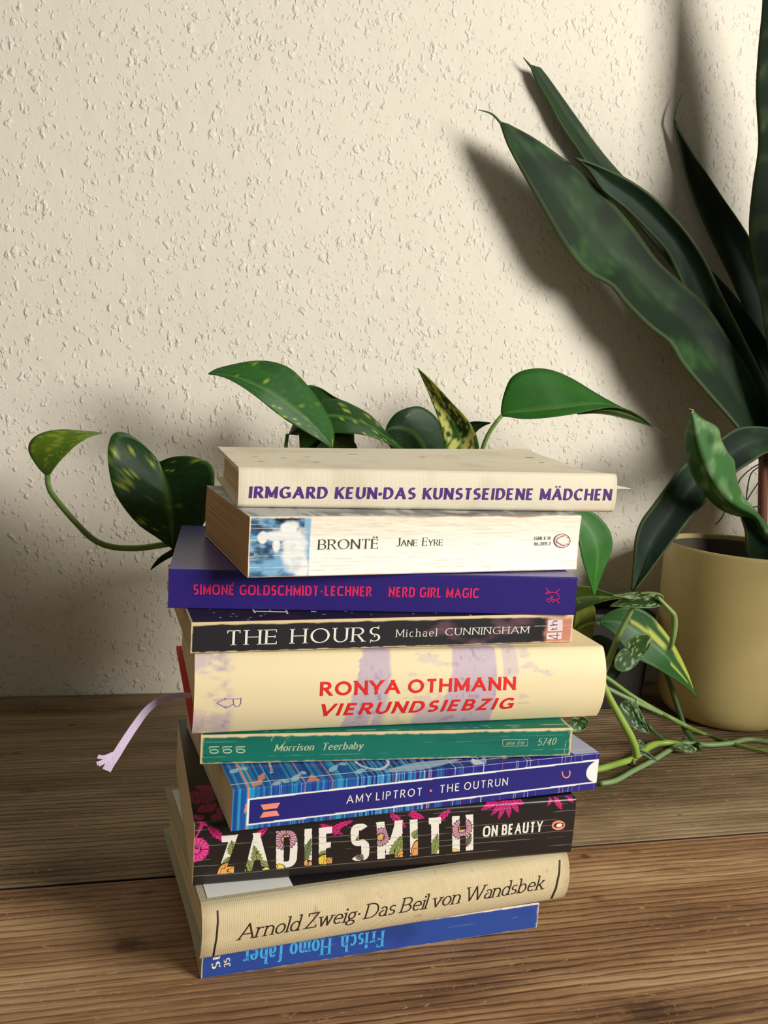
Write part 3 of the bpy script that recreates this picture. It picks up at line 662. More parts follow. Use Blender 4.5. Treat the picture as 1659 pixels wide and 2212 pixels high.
def paint(face, U, V, bk=bk):
    c = flat(U, (36, 30, 28)) if face == 'spine' else flat(U, (24, 20, 22))
    pink = lin((226, 42, 128))
    if face == 'bot': return c
    f = sp if face == 'spine' else tp
    for (b_, t_, w_) in (_PL if face == 'spine' else _PLt):
        i, v, r = leaf_mask(U, V, f(*b_), f(*t_), w_*PX*(1 if face == 'spine' else 2.2))
        c[i] = pink if face == 'spine' else lin((170, 44, 92)); c[v | r] = lin((70, 12, 45))
    if face == 'spine':
        i, l = flower_mask(U, V, sp(424, 1836), .0068, 16); c[i] = lin((238, 70, 150)); c[l] = lin((90, 15, 55))
        for (a, b_) in (((421, 1776), (447, 1783)), ((421, 1812), (437, 1785))):
            p, q = sp(*a), sp(*b_); d = q-p; L_ = np.hypot(*d); s_ = np.clip(((U-p[0])*d[0]+(V-p[1])*d[1])/L_**2, 0, 1)
            c[np.hypot(U-p[0]-s_*d[0], V-p[1]-s_*d[1]) < .0004] = pink
        c = mixc(c, lin((150, 138, 128)), .8*cracks(U, V, [.0055, .0105, .0135, .0175, .0205, .0245, .0285], 21, keep=.5))
        c = mixc(c, lin((165, 140, 105)), sstep(.0005, .0001, U)+0*U)
    else:
        i, l = flower_mask(U, V, tp(432, 1722), .0085, 16); c[i] = lin((150, 40, 80)); c[l] = lin((60, 12, 35))
    return c
bk.build(paint, satin_mat, pale_paper, res=.00028, edge=(205, 178, 130), topres=.0006)
# letters: the pen strokes cut into fine cells so that the print inside them can change colour
lq = []
COND = dict(b=.2, t=.17, wx=.44, n=3.6, track=.13, space=.2, diag=.9)
for wd_, bl, br, tl in (('ZADIE', (471, 1888), (725, 1864), (470, 1806)), ('SMITH', (757, 1861), (1022, 1836), (755, 1781))):
    q, wN = text_quads(wd_, dict(COND, track=.19, wx=.5, b=.2)); o, e, t = sp(*bl), sp(*br), sp(*tl); X = (e-o)/wN; Y = t-o
    lq += [np.array([o+X*x+Y*y for (x, y) in Q]) for Q in q]
CELL = .0002
lo = np.min([q.min(0) for q in lq], 0); hi = np.max([q.max(0) for q in lq], 0)
nx, ny = int((hi[0]-lo[0])/CELL)+2, int((hi[1]-lo[1])/CELL)+2; mask = np.zeros((nx, ny), bool)
for q in lq:
    i0 = ((q.min(0)-lo)/CELL).astype(int); i1 = ((q.max(0)-lo)/CELL).astype(int)+2
    gx, gy = np.meshgrid(np.arange(i0[0], i1[0]), np.arange(i0[1], i1[1]), indexing='ij')
    x, y = lo[0]+(gx+.5)*CELL, lo[1]+(gy+.5)*CELL; pos = np.ones(x.shape, bool); neg = pos.copy()
    for k in range(len(q)):
        a, b_ = q[k], q[(k+1) % len(q)]; cr = (b_[0]-a[0])*(y-a[1])-(b_[1]-a[1])*(x-a[0]); pos &= cr >= 0; neg &= cr <= 0
    sl = mask[i0[0]:i1[0], i0[1]:i1[1]]; ins = (pos | neg)[:sl.shape[0], :sl.shape[1]]; sl |= ins
ii, jj = np.nonzero(mask)
U = lo[0]+(ii+.5)*CELL; V = lo[1]+(jj+.5)*CELL
C = flat(U, (240, 234, 222)); green, dkl = lin((150, 164, 92)), lin((38, 38, 24))
for (a, b_, w_, colr) in [((505, 1850), (500, 1815), 13, green), ((498, 1850), (478, 1878), 9, green), ((560, 1880), (548, 1825), 13, green), ((545, 1885), (530, 1852), 10, green), ((560, 1860), (585, 1880), 11, green), ((652, 1868), (672, 1810), 12, lin((120, 136, 92))),
                          ((700, 1845), (728, 1832), 12, green), ((686, 1850), (712, 1838), 9, green), ((785, 1858), (765, 1840), 9, lin((130, 120, 108))), ((768, 1815), (790, 1800), 7, green), ((800, 1850), (815, 1815), 8, lin((140, 130, 118))),
                          ((845, 1858), (865, 1805), 14, green), ((880, 1850), (868, 1800), 12, green), ((893, 1812), (905, 1790), 13, green), ((935, 1848), (945, 1800), 13, green), ((1005, 1830), (1018, 1800), 9, lin((130, 118, 105)))]:
    i, v, r = leaf_mask(U, V, sp(*a), sp(*b_), w_*PX); C[i] = colr; C[v | r] = dkl
for (x, y, rx, ry, colr) in [(497, 1884, 32, 22, lin((236, 170, 84))), (568, 1884, 16, 12, lin((240, 214, 110))), (600, 1876, 14, 10, lin((240, 214, 110))), (700, 1862, 26, 17, lin((242, 200, 80))), (662, 1868, 12, 11, lin((230, 165, 110))), (717, 1858, 12, 9, lin((220, 160, 90))), (900, 1840, 12, 26, lin((236, 160, 88))), (872, 1846, 14, 10, lin((236, 170, 90))), (980, 1838, 10, 5, lin((240, 214, 110)))]:
    p = sp(x, y); d = np.hypot((U-p[0])/(rx*PX), (V-p[1])/(ry*PX)); n = vnoise(U*420, V*420, int(x)); C[(d < 1)] = colr; C[(d < 1) & (np.abs(n-.5) < .035)] = dkl; C[np.abs(d-1) < .06] = dkl
for (x, y, r) in [(617, 1812, 25), (804, 1806, 17), (822, 1808, 22), (998, 1790, 25)]:
    i, l = flower_mask(U, V, sp(x, y), r*PX, 20, .36); C[i] = lin((214, 160, 176)); C[l] = lin((70, 40, 45))
    p = sp(x, y); C[np.hypot(U-p[0], V-p[1]) < r*PX*.26] = lin((226, 176, 96))
m_ = cracks(U, V, [.0055, .0105, .0135, .0175, .0205, .0245, .0285], 21, keep=.5); C = mixc(C, lin((90, 80, 72)), .6*m_)
k = len(ii); Q = np.stack([np.stack([U-CELL/2, V-CELL/2], -1), np.stack([U+CELL/2, V-CELL/2], -1), np.stack([U+CELL/2, V+CELL/2], -1), np.stack([U-CELL/2, V+CELL/2], -1)], 1).reshape(-1, 2)
mesh_obj('author_lettering', bk.spine_pt(Q, .00012), np.arange(4*k).reshape(-1, 4), satin_mat, bk.spine, np.repeat(C, 4, 0))
white = ink('white_ink', (240, 234, 222))
bk.write('title_lettering', 'ON BEAUTY', dict(b=.2, t=.16, wx=.62, n=3.2, track=.13, space=.3, diag=.8), white, (1042, 1808), (1171, 1796), (1041, 1785))
salmon = ink('salmon_ink', (240, 142, 112)); black = ink('black_ink', (26, 24, 24))
def bird_emblem(bk, cx, cy, rx, ry, ang, disc, body, line, name='publisher_emblem'):
    """bird lying in an oval: oval, dark body, pale belly"""
    T = lambda P: [tuple(z) for z in rot(np.asarray(P)*[rx, ry]+[cx, cy], ang, [cx, cy])]
    o = bk.poly(name, fan(T(circ(0, 0, 1, 1))), disc, eps=.00012)
    bk.poly(name, fan(T([(-.72, .05), (-.55, -.3), (-.2, -.55), (.3, -.5), (.62, -.3), (.8, -.42), (.72, -.1), (.78, .3), (.5, .3), (.1, .5), (-.35, .42), (-.6, .25)])), line, eps=.00016)
    bk.poly(name, fan(T([(-.42, .08), (-.1, -.36), (.36, -.36), (.62, -.02), (.36, .3), (-.08, .34)])), body, eps=.0002)
    return o
bird_emblem(bk, 1206, 1782.5, 14.5, 10.5, -6, salmon, white, black)

# --- blue striped paperback
bk = Book('paperback_book', 'navy paperback with blue striped cover and white-bordered title panel, fourth from the bottom', (.0450, .3893, .0741), 6.32, -.0015, .1974, .0206, .1290, .0004, corner=.0006)
sp, tp = bk.sp, bk.tp
def stripes(U):
    t = U/.1974; n1 = vnoise(U*2600, 0*U, 5); n2 = vnoise(U*900, 0*U, 9); n3 = vnoise(U*260, 0*U, 13)
    c = flat(U, (30, 84, 160))
    c = mixc(c, lin((38, 36, 124)), sstep(.46, .58, n3*.7+1.25*(t-.26)))
    c = mixc(c, lin((40, 148, 196)), sstep(.58, .66, n2)*(1-sstep(.35, .62, t)))
    c = mixc(c, lin((34, 40, 130)), sstep(.62, .7, n1)*.8)
    c = mixc(c, lin((90, 190, 220)), sstep(.86, .9, n1)*(1-sstep(.35, .6, t)))
    c = mixc(c, lin((200, 205, 226)), sstep(.9, .93, vnoise(U*1900, 0*U, 23))*.8*sstep(.2, .5, t))
    c = mixc(c, lin((222, 140, 120)), sstep(.93, .95, vnoise(U*1700, 0*U, 41))*(1-.6*sstep(.5, .7, t)))
    return c
_pan = [sp(535, 1725), sp(533.5, 1784), sp(1293, 1640), sp(1288, 1691)]
_or = [(sp, 'spine', (528, 1757), (544, 1722), 6), (tp, 'top', (545, 1698), (566, 1684), 12), (tp, 'top', (686, 1705), (672, 1672), 16), (tp, 'top', (560, 1690), (570, 1668), 8)]
_gulls = [((497, 1671), (535, 1662)), ((590, 1698), (625, 1690)), ((632, 1689), (662, 1669)), ((712, 1668), (750, 1650)), ((772, 1672), (790, 1665)), ((1040, 1655), (1062, 1632)), ((1088, 1640), (1110, 1628))]
def paint(face, U, V, bk=bk):
    c = stripes(U)
    for f, fc, a, b_, w_ in _or:
        if fc != face: continue
        i, v, r = leaf_mask(U, V, f(*a), f(*b_), w_*PX, 2); c[i] = mixc(c[i], lin((236, 150, 110)), np.full(i.sum(), .8))
    if face == 'spine':
        v0 = lambda a, b_: a[1]+(b_[1]-a[1])*(U-a[0])/(b_[0]-a[0])
        top, bot = v0(_pan[0], _pan[2]), v0(_pan[1], _pan[3]); bw = 3.6*PX
        out = (U > _pan[0][0]) & (V < top) & (V > bot); c[out] = lin((238, 236, 232))
        inn = (U > _pan[0][0]+bw) & (V < top-bw) & (V > bot+bw); c[inn] = lin((38, 36, 118))
        e = sp(1299, 1665); cc = np.hypot((U-e[0])/(38*PX*1.03), (V-e[1])/((top-bot)/2*.98)) < 1; c[cc & out] = lin((240, 236, 228))
    elif face == 'top':
        for a, b_ in _gulls:
            p, q = tp(*a), tp(*b_); m = (p+q)/2+np.array([.001, .004])
            for s_, e_ in ((p, m), (q, m)):
                i, v, r = leaf_mask(U, V, s_, e_, .0018, 0); c[i] = mixc(c[i], lin((176, 212, 230)), np.full(i.sum(), .75))
        p = tp(495, 1695)[1]; c[np.abs(V-p) < .00022] = lin((226, 230, 236))
        e = tp(1252, 1612); c = mixc(c, lin((196, 202, 224)), .75*(np.hypot((U-e[0])/.011, (V-e[1])/.02) < 1))
        e = tp(800, 1640); c = mixc(c, lin((226, 232, 240)), .9*(np.abs(np.hypot((U-e[0])/.0085, (V-e[1])/.012)-1) < .08))
        i, v, r = leaf_mask(U, V, tp(830, 1668), tp(1000, 1640), .004, 0); c[i] = mixc(c[i], lin((190, 210, 232)), np.full(i.sum(), .7))
        i, v, r = leaf_mask(U, V, tp(1020, 1640), tp(1050, 1664), .003, 0); c[i] = mixc(c[i], lin((236, 238, 242)), np.full(i.sum(), .9))
    return c
bk.build(paint, satin_mat, pale_paper, res=.00026, edge=(225, 215, 195), topres=.0005)
THIN = dict(b=.125, t=.115, wx=.86, track=.3, space=.3)
bk.write('author_lettering', 'AMY LIPTROT', THIN, white, (748, 1736), (911, 1718), (748, 1718.5))
bk.poly('title_dot', fan(circ(930.5, 1708, 2.6, 2.6)), salmon)
bk.write('title_lettering', 'THE OUTRUN', THIN, white, (949, 1713), (1096, 1696), (949, 1696))
c5 = lambda x, y: (340+x/3.318, 1680+y/3.318); c4 = lambda x, y: (840+x/3.318, 1380+y/3.318); c3 = lambda x, y: (340+x/3.318, 1380+y/3.318)
c1 = lambda x, y: (400+x/3.318, 930+y/3.318); c2 = lambda x, y: (900+x/3.318, 930+y/3.318)
bk.poly('hourglass_emblem', [[c5(738, 193), c5(880, 177), c5(858, 217), c5(760, 230)], [c5(760, 245), c5(855, 235), c5(875, 270), c5(733, 287)]], salmon)
bk.strokes('horseshoe_emblem', [[c4(*p) for p in circ(1270, 962, 27, 33, -35, 200)]], 2.6, salmon)
bk.write('cover_lettering', '\u2018Remo', dict(b=.16, t=.14, wx=.7, track=.12), white, (592, 1672), (584, 1648), (584, 1673), where='top')

# --- green paperback
bk = Book('paperback_book', 'thin worn green paperback with pale rubbed edges and italic title', (.0318, .4167, .0947), -2.68, .0002, .1905, .0151, .1150, .0005, corner=.0012)
def paint(face, U, V, bk=bk):
    c = flat(U, (14, 112, 94)); c = mixc(c, lin((10, 84, 74)), .6*sstep(.45, .8, fbm(U*40, V*300, 6)))
    if face == 'spine':
        c = mixc(c, lin((216, 194, 148)), edge_mask(U, V, bk.L, bk.T, .0011, 9))
        c = mixc(c, lin((120, 180, 155)), .6*cracks(U, V, [.004, .009, .0115], 3, w=.00007, amp=.0004, keep=.55))
        for (x, s_) in ((.0385, .5), (.036, -.35), (.188, .05)):
            l = np.abs(U-x-(V-.007)*s_-(fbm(V*600, 0*V, 3)-.5)*.003) < .00013; c[l & (fbm(U*200, V*200, 5) > .42)] = lin((150, 196, 168))
    elif face == 'top':
        c = mixc(c, lin((216, 196, 150)), edge_mask(U, V+.0, bk.L, bk.D, .0009, 5)); c = mixc(c, lin((190, 190, 150)), .8*cracks(U, V, [.0035, .006], 13, w=.00014, amp=.002, keep=.5))
    return c
bk.build(paint, worn_mat, paper_mat, res=.0004, edge=(214, 192, 148), topres=.0008)
pale_green = ink('pale_green_ink', (188, 204, 168))
IT = dict(b=.17, t=.06, serif=.13, st=.05, wx=.82, slant=.26, track=.09, space=.45)
bk.write('title_lettering', 'Morrison  Teerbaby', IT, pale_green, (592, 1622.6), (783, 1617.5), (592, 1607))
bk.write('series_lettering', 'neue frau', dict(IT, b=.12), pale_green, (1093, 1609), (1132, 1607.5), (1093, 1600))
bk.strokes('series_frame', [[c4(815, 723), c4(995, 721)], [c4(995, 721), c4(993, 766)], [c4(993, 766), c4(815, 768)], [c4(815, 768), c4(815, 723)]], .9, pale_green)
bk.write('catalogue_number', '5740', dict(IT, b=.13, track=.12), pale_green, (1159.5, 1610.6), (1199, 1608.5), (1159.5, 1595.5))
for x in (370, 465, 560):
    bk.strokes('publisher_emblem', [[c3(*p) for p in circ(x+36, 806-(x-370)*.02, 30, 13)], [c3(x+4, 785), c3(x+4, 774), c3(x+70, 772)], [c3(x+2, 790), c3(x+6, 778), c3(x+12, 774)]], 2.4, pale_green)

# --- large cream hardback in its jacket
bk = Book('hardback_book', 'thickest cream hardback with lilac-stained jacket, red boards and red title', (.0274, .4181, .1098), 1.07, .0028, .2157, .0400, .1350, -.0002, bulge=.0065, corner=.0012, hard=True)
u_ = lambda x: (x-421)*.000244
def paint(face, U, V, bk=bk):
    c = flat(U, (238, 219, 174))
    if face == 'bot': return c
    lil = lin((186, 164, 190)); v = V/bk.T if face == 'spine' else 1+V*0
    n = fbm(U*70, V*110, 4); n2 = fbm(U*160, V*420, 14); n3 = fbm(U*420, V*420, 15)
    m = sstep(u_(503), u_(485), U)*sstep(.42, .62, n*.7+n2*.3+.26*(1-v)-.10)*.6
    e1 = u_(716)+(u_(753)-u_(716))*v**1.3; m1 = sstep(0, .0015, U-e1+.004*(n2-.5))*sstep(u_(822), u_(812)-.004*(1-v), U+.005*(n-.5))
    m = np.maximum(m, m1*(.8*sstep(.3, .42, n2*.6+n*.5+.16*(v-.45))))
    e2 = .002*(n2-.5); m2 = sstep(u_(945), u_(953), U+e2+(1-v)**2*.012)*sstep(u_(1050), u_(1043), U+e2*.5)
    m = np.maximum(m, m2*.78); m3 = sstep(u_(860), u_(880), U)*sstep(u_(960), u_(950), U)*sstep(.42, .2, v+.25*(n-.5)); m = np.maximum(m, .7*m3)
    m4 = sstep(u_(1058), u_(1064), U)*sstep(u_(1100), u_(1092), U+.002*(n-.5))*sstep(.62, .72, v+.3*(n-.5)); m = np.maximum(m, .55*m4)
    m5 = sstep(u_(1090), u_(1110), U)*sstep(u_(1185), u_(1160), U)*sstep(.6, .68, fbm(U*60, V*260, 19)); m = np.maximum(m, .45*m5)
    m6 = sstep(u_(800), u_(850), U)*sstep(u_(950), u_(930), U)*sstep(.56, .66, n2); m = np.maximum(m, .35*m6)
    c = mixc(c, lil, m); c = mixc(c, lin((120, 98, 140)), .5*m*sstep(.6, .75, n3)); return c
bk.build(paint, jacket_mat, pale_paper, res=.0005, edge=(196, 26, 34), tcov=.0024, topres=.002)
red_ink = ink('red_ink', (232, 40, 34)); lilac_ink = ink('lilac_ink', (150, 120, 182))
GEO = dict(kern=.06, b=.2, t=.185, wx=.95, track=.2, space=.36)
bk.write('author_lettering', 'RONYA OTHMANN', GEO, red_ink, (691, 1503.5), (1113, 1490), (690, 1472.5), eps=.0002)
bk.write('title_lettering', 'VIERUNDSIEBZIG', dict(GEO, slant=.22, track=.26), red_ink, (686, 1547), (1104, 1531), (685, 1521), eps=.0002)
bk.strokes('publisher_emblem', [[c3(487, 430), c3(600, 428)], [c3(600, 420), c3(601, 440)], [c3(487, 422), c3(487, 440)], [c3(600, 430), c3(599, 462), c3(585, 482), c3(566, 486), c3(549, 470), c3(544, 432)], [c3(548, 466), c3(520, 482), c3(503, 492), c3(490, 497), c3(484, 488), c3(492, 482), c3(500, 488)], [c3(484, 430), c3(455, 444), c3(427, 459), c3(452, 472), c3(484, 490)]], 1.5, lilac_ink, eps=.0002)
big = bk
# --- black paperback with spaced white title
bk = Book('paperback_book', 'dark paperback with pale worn edges, white spaced capitals and reddish right end', (.0253, .4174, .1498), 3.36, .0021, .2025, .0154, .1292, .0007, corner=.0008)
def paint(face, U, V, bk=bk):
    c = flat(U, (30, 29, 33)) if face == 'spine' else flat(U, (26, 26, 50))
    if face == 'spine':
        x = U/bk.L; n = fbm(U*55, V*130, 3); n2 = fbm(U*140, V*200, 8)
        c = mixc(c, lin((104, 70, 82)), .8*sstep(.5, .72, n)*sstep(.5, .62, x))
        c = mixc(c, lin((22, 20, 24)), sstep(.84, .9, x)*sstep(.96, .9, x))
        c = mixc(c, lin((196, 128, 106)), sstep(.915, .935, x+.03*(n2-.5)))
        c = mixc(c, lin((226, 206, 168)), edge_mask(U, V, bk.L, bk.T, .0007, 19))
        c = mixc(c, lin((226, 206, 168)), sstep(.0018, .0011, np.hypot(np.clip(.0026-U, 0, 1), np.clip(V-(bk.T-.003), 0, 1))*-1+.0036)*0)
        c = mixc(c, lin((222, 196, 150)), sstep(bk.T-.0016*(1+1.2*sstep(.86, .97, x)), bk.T-.0011, V+.0012*(n2-.5)))
        c = mixc(c, lin((190, 170, 150)), .85*cracks(U, V, [.0088], 31, w=.0001, amp=.0012, keep=.4)*sstep(.6, .66, x))
    elif face == 'top':
        c = mixc(c, lin((48, 34, 52)), sstep(.45, .7, fbm(U*40, V*40, 7)))
        c = mixc(c, lin((228, 208, 172)), edge_mask(U, V+.0002, bk.L, bk.D, .0007, 29)); c = mixc(c, lin((200, 185, 165)), 1.*(vnoise(U*700, V*700, 3) > .93))
    return c
bk.pagebow = .003
bk.build(paint, worn_mat, paper_mat, res=.0004, edge=(226, 204, 164), topres=.0009)
ROM = dict(b=.125, t=.05, serif=.17, st=.04, wx=1.0, track=.22, space=.5, ang=8)
bk.write('title_lettering', 'THE HOURS', ROM, white, (488, 1394), (821, 1385), (488, 1362))
bk.write('author_lettering', 'Michael', dict(ROM, b=.1, track=.3), white, (855, 1376), (943, 1374), (855, 1359))
bk.write('author_lettering', 'CUNNINGHAM', dict(ROM, b=.1), white, (961, 1372.5), (1142, 1367.5), (961, 1357))
pale_pink = ink('pale_pink_ink', (226, 208, 212)); maroon = ink('maroon_ink', (120, 66, 62))
bk.poly('publisher_emblem', [[c2(940, 1357), c2(1046, 1354), c2(1045, 1434), c2(937, 1438)], [c2(932, 1450), c2(1040, 1446), c2(1037, 1492), c2(929, 1496)]], pale_pink, eps=.00012)
bk.write('publisher_emblem', 'th', dict(b=.12, t=.08, wx=1.0, track=.2), maroon, c2(1005, 1432), c2(1008, 1360), c2(955, 1434), eps=.00017)
bk.strokes('publisher_emblem', [[c2(1030, 1466), c2(945, 1470)], [c2(945, 1470), c2(1005, 1495)], [c2(1005, 1495), c2(1007, 1448)]], 1.6, maroon, eps=.00017)
bk.poly('cover_lettering', [[(547, 1320.2), (620, 1322), (619.5, 1324), (547, 1322.2)], [(544, 1317), (548, 1317), (553, 1325), (549, 1325)], [(616, 1319), (620, 1319), (623, 1327), (619, 1327)], [(582, 1319), (584.5, 1319), (585, 1321.5), (582, 1321.5)], [(672, 1321.5), (683, 1322), (683, 1323.3), (672, 1323)]], white, where='top')

# --- violet paperback
bk = Book('paperback_book', 'smooth violet paperback with pink block lettering, third from the top', (.0151, .4429, .1652), -4.99, .0056, .2109, .0200, .1282, .0010, corner=.0005)
def paint(face, U, V, bk=bk):
    return flat(U, (50, 36, 120))
bk.build(paint, satin_mat, pale_paper, res=.0015, edge=(60, 44, 130), topres=.004)
pink_ink = ink('pink_ink', (236, 42, 100))
BLK = dict(b=.2, t=.16, wx=.72, n=3.2, track=.15, space=.42, diag=.74)
bk.write('author_lettering', 'SIMON\u00c9 GOLDSCHMIDT-LECHNER', BLK, pink_ink, (417, 1284), (802, 1288.3), (417, 1262))
bk.write('title_lettering', 'NERD GIRL MAGIC', BLK, pink_ink, (839, 1289), (1034, 1292), (839, 1267.5))
bk.strokes('publisher_emblem', [[c2(925, 1130), c2(940, 1146), c2(958, 1160), c2(996, 1160), c2(1024, 1136)], [c2(996, 1160), c2(1010, 1170), c2(1022, 1186)], [c2(945, 1150), c2(920, 1170), c2(958, 1162)], [c2(1018, 1186), c2(1024, 1188)],
    [c2(*p) for p in circ(945, 1216, 13, 11)], [c2(966, 1184), c2(968, 1222), c2(975, 1230), c2(985, 1222), c2(986, 1210), c2(970, 1210)], [c2(984, 1212), c2(1002, 1216), c2(1022, 1200)], [c2(1002, 1216), c2(1022, 1238)], [c2(955, 1196), c2(980, 1192)]], 1.5, pink_ink)

# --- white paperback with the blue picture
bk = Book('paperback_book', 'white creased paperback with blue picture on spine and browned pages, second from the top', (.0508, .4208, .1856), 6.39, .0097, .1831, .0299, .1131, .0011, bulge=-.0006, corner=.0012)
sp = bk.sp
def paint(face, U, V, bk=bk):
    if face != 'spine':
        c = flat(U, (196, 196, 192)); n = fbm(U*70, V*70, 3)
        c = mixc(c, lin((60, 52, 72)), sstep(.4, .6, n)*.8*sstep(.03, .0, V)); c = mixc(c, lin((120, 124, 128)), .7*sstep(.5, .6, fbm(U*160, V*40, 6))); return c
    n = fbm(U*120, V*260, 3); c = flat(U, (252, 247, 234)); c = mixc(c, lin((238, 222, 194)), sstep(.35, 1., V/bk.T+.2*(n-.5))*.7)
    u1 = sp(669, 1180)[0]; pic = sstep(u1+.0002, u1-.0002, U)
    b_ = mixc(flat(U, (120, 170, 205)), lin((38, 88, 128)), sstep(.4, .62, fbm(U*90, V*200, 9)))
    b_ = mixc(b_, lin((24, 48, 74)), sstep(.55, .7, fbm(U*110, V*170, 12))*.8); b_ = mixc(b_, lin((182, 206, 222)), .6*sstep(.62, .75, fbm(U*140, V*300, 16)))
    def blob(x, y, rx, ry, s_=.25): 
        p = sp(x, y); return sstep(1+s_, 1-s_, np.hypot((U-p[0])/(rx*PX), (V-p[1])/(ry*PX))+.5*(fbm(U*300, V*300, 7)-.5))
    b_ = mixc(b_, lin((20, 36, 58)), blob(618, 1120, 26, 9)); b_ = mixc(b_, lin((140, 184, 212)), sstep(sp(654, 1180)[0], sp(657, 1180)[0], U))
    for q in ((636, 1185, 25, 44), (600, 1158, 34, 10), (625, 1140, 18, 14), (652, 1225, 14, 24), (597, 1178, 8, 14), (568, 1160, 10, 12)): b_ = mixc(b_, lin((238, 238, 234)), blob(*q))
    b_ = mixc(b_, lin((190, 200, 208)), .5*blob(640, 1200, 14, 30)*sstep(.5, .6, n))
    c = c*(1-pic[..., None])+b_*pic[..., None]
    c = mixc(c, lin((232, 214, 180)), edge_mask(U, V, bk.L, bk.T, .0007, 5)); 
    rows = [.003+.0019*k for k in range(15)]
    c = mixc(c, lin((250, 244, 230)), .7*cracks(U, V, rows, 41, w=.00009, keep=.52)); c = mixc(c, lin((196, 172, 138)), .5*cracks(U, V-.00025, rows, 41, w=.00009, keep=.52))
    c = mixc(c, lin((150, 116, 88)), .9*sstep(bk.T-.0012, bk.T-.0004, V+.002*(fbm(U*80, 0*U, 2)-.55))*sstep(.06, .1, U)); return c
bk.pagebow = -.0035
bk.build(paint, worn_mat, tan_paper, res=.0003, edge=(222, 200, 160), topres=.001, wavy=.0006)
grey_ink = ink('grey_ink', (66, 64, 58))
bk.write('author_lettering', 'BRONT\u00cb', dict(ROM, b=.13, t=.05, track=.15), grey_ink, (687, 1187), (817, 1184.7), (687, 1165.5), eps=.0002)
bk.write('title_lettering', 'Jane Eyre', dict(ROM, b=.1, t=.045, smallcaps=True, track=.1, wx=.85), grey_ink, (856, 1180), (956, 1178.3), (856, 1162), eps=.0002)
SM = dict(b=.13, t=.11, wx=.62, track=.22, space=.45)
bk.write('catalogue_number', 'ISBN 0 14', SM, grey_ink, (1154, 1166.6), (1189, 1166), (1154, 1159), eps=.0002)
bk.write('catalogue_number', '06.2011.7', SM, grey_ink, (1154, 1178.7), (1189, 1178), (1154, 1171), eps=.0002)
rose = ink('faded_rose_ink', (236, 204, 200)); cream2 = ink('warm_white_ink', (244, 234, 216))
bk.strokes('publisher_emblem', [circ(1214, 1168, 17.2, 14.8)], 1.1, grey_ink, eps=.0003)
bk.poly('publisher_emblem', fan(circ(1214, 1168, 17, 14.6)), rose, eps=.0002)
bk.poly('publisher_emblem', fan([(1203, 1168), (1208, 1162), (1216, 1160), (1224, 1162), (1227, 1167), (1225, 1172), (1217, 1175), (1208, 1173)]), cream2, eps=.00026)
bk.strokes('publisher_emblem', [[(1200, 1167), (1206, 1162), (1214, 1158), (1220, 1157)], [(1201, 1171), (1208, 1174), (1216, 1179), (1221, 1177)], [(1224, 1160), (1229, 1162)], [(1224, 1175), (1229, 1176)], [(1200, 1166), (1203, 1170), (1200, 1172)]], 1.2, grey_ink, eps=.0003)

# --- linen hardback on top
bk = Book('hardback_book', 'pale linen hardback lying on top of the stack with purple hand-drawn capitals', (.0473, .4477, .2155), .55, .0155, .2089, .0203, .1199, .0017, bulge=.0018, corner=.0022, hard=True)
bk.lift = lambda U, Y: (U/.2089)**1.5*(-.0016*np.sin(np.pi*np.clip(Y/.1199/.62, 0, 1))+.0034*np.clip(Y/.1199, 0, 1)**5)
def paint(face, U, V, bk=bk):
    c = flat(U, (232, 222, 198)); n = fbm(U*50, V*50, 4); c = mixc(c, lin((208, 194, 164)), .5*sstep(.5, .8, n))
    if face == 'spine': c = mixc(c, lin((205, 190, 160)), .4*sstep(.005, 0, np.minimum(U, bk.L-U)))
    if face == 'top': c = mixc(c, lin((120, 112, 95)), .9*(vnoise(U*260, V*420, 9) > .955))
    return c
bk.build(paint, linen_mat, paper_mat, res=.0012, edge=(222, 208, 178), tcov=.0021, topres=.003, inset=.004)
purple = ink('purple_ink', (84, 50, 128))
bk.write('title_lettering', 'IRMGARD KEUN\u00b7DAS KUNSTSEIDENE M\u00c4DCHEN', dict(b=.23, t=.14, ang=26, wx=.74, slant=.05, track=.12, space=.42, kern=.07), purple, (537, 1076), (1320, 1081), (537, 1050.5), eps=.0002)
linen_book = bk

# --- paper slip in the linen book, ribbon of the large hardback
slip_mat = material('white_slip_paper', (240, 236, 222), .7)
bk = linen_book
def world(bk, p): return bk.o+bk.ux*p[0]+bk.uy*p[1]+bk.uz*p[2]
zs = .0125; pts = []
P = [(bk.L-.030, .008, zs), (bk.L-.004, .0085, zs), (bk.L+.0155, .0100, zs), (bk.L-.004, .0330, zs+.0028), (bk.L-.030, .058, zs+.0038)]
V = [world(bk, p) for p in P]+[world(bk, (p[0], p[1], p[2]+.00025)) for p in P]
Fc = [(4, 3, 2, 1, 0), (5, 6, 7, 8, 9)]+[(i, (i+1) % 5, 5+(i+1) % 5, 5+i) for i in range(5)]
slip = mesh_obj('paper_bookmark', V, Fc, slip_mat); slip['label'] = 'pointed white paper slip sticking out of the top linen book'; slip['category'] = 'bookmark'

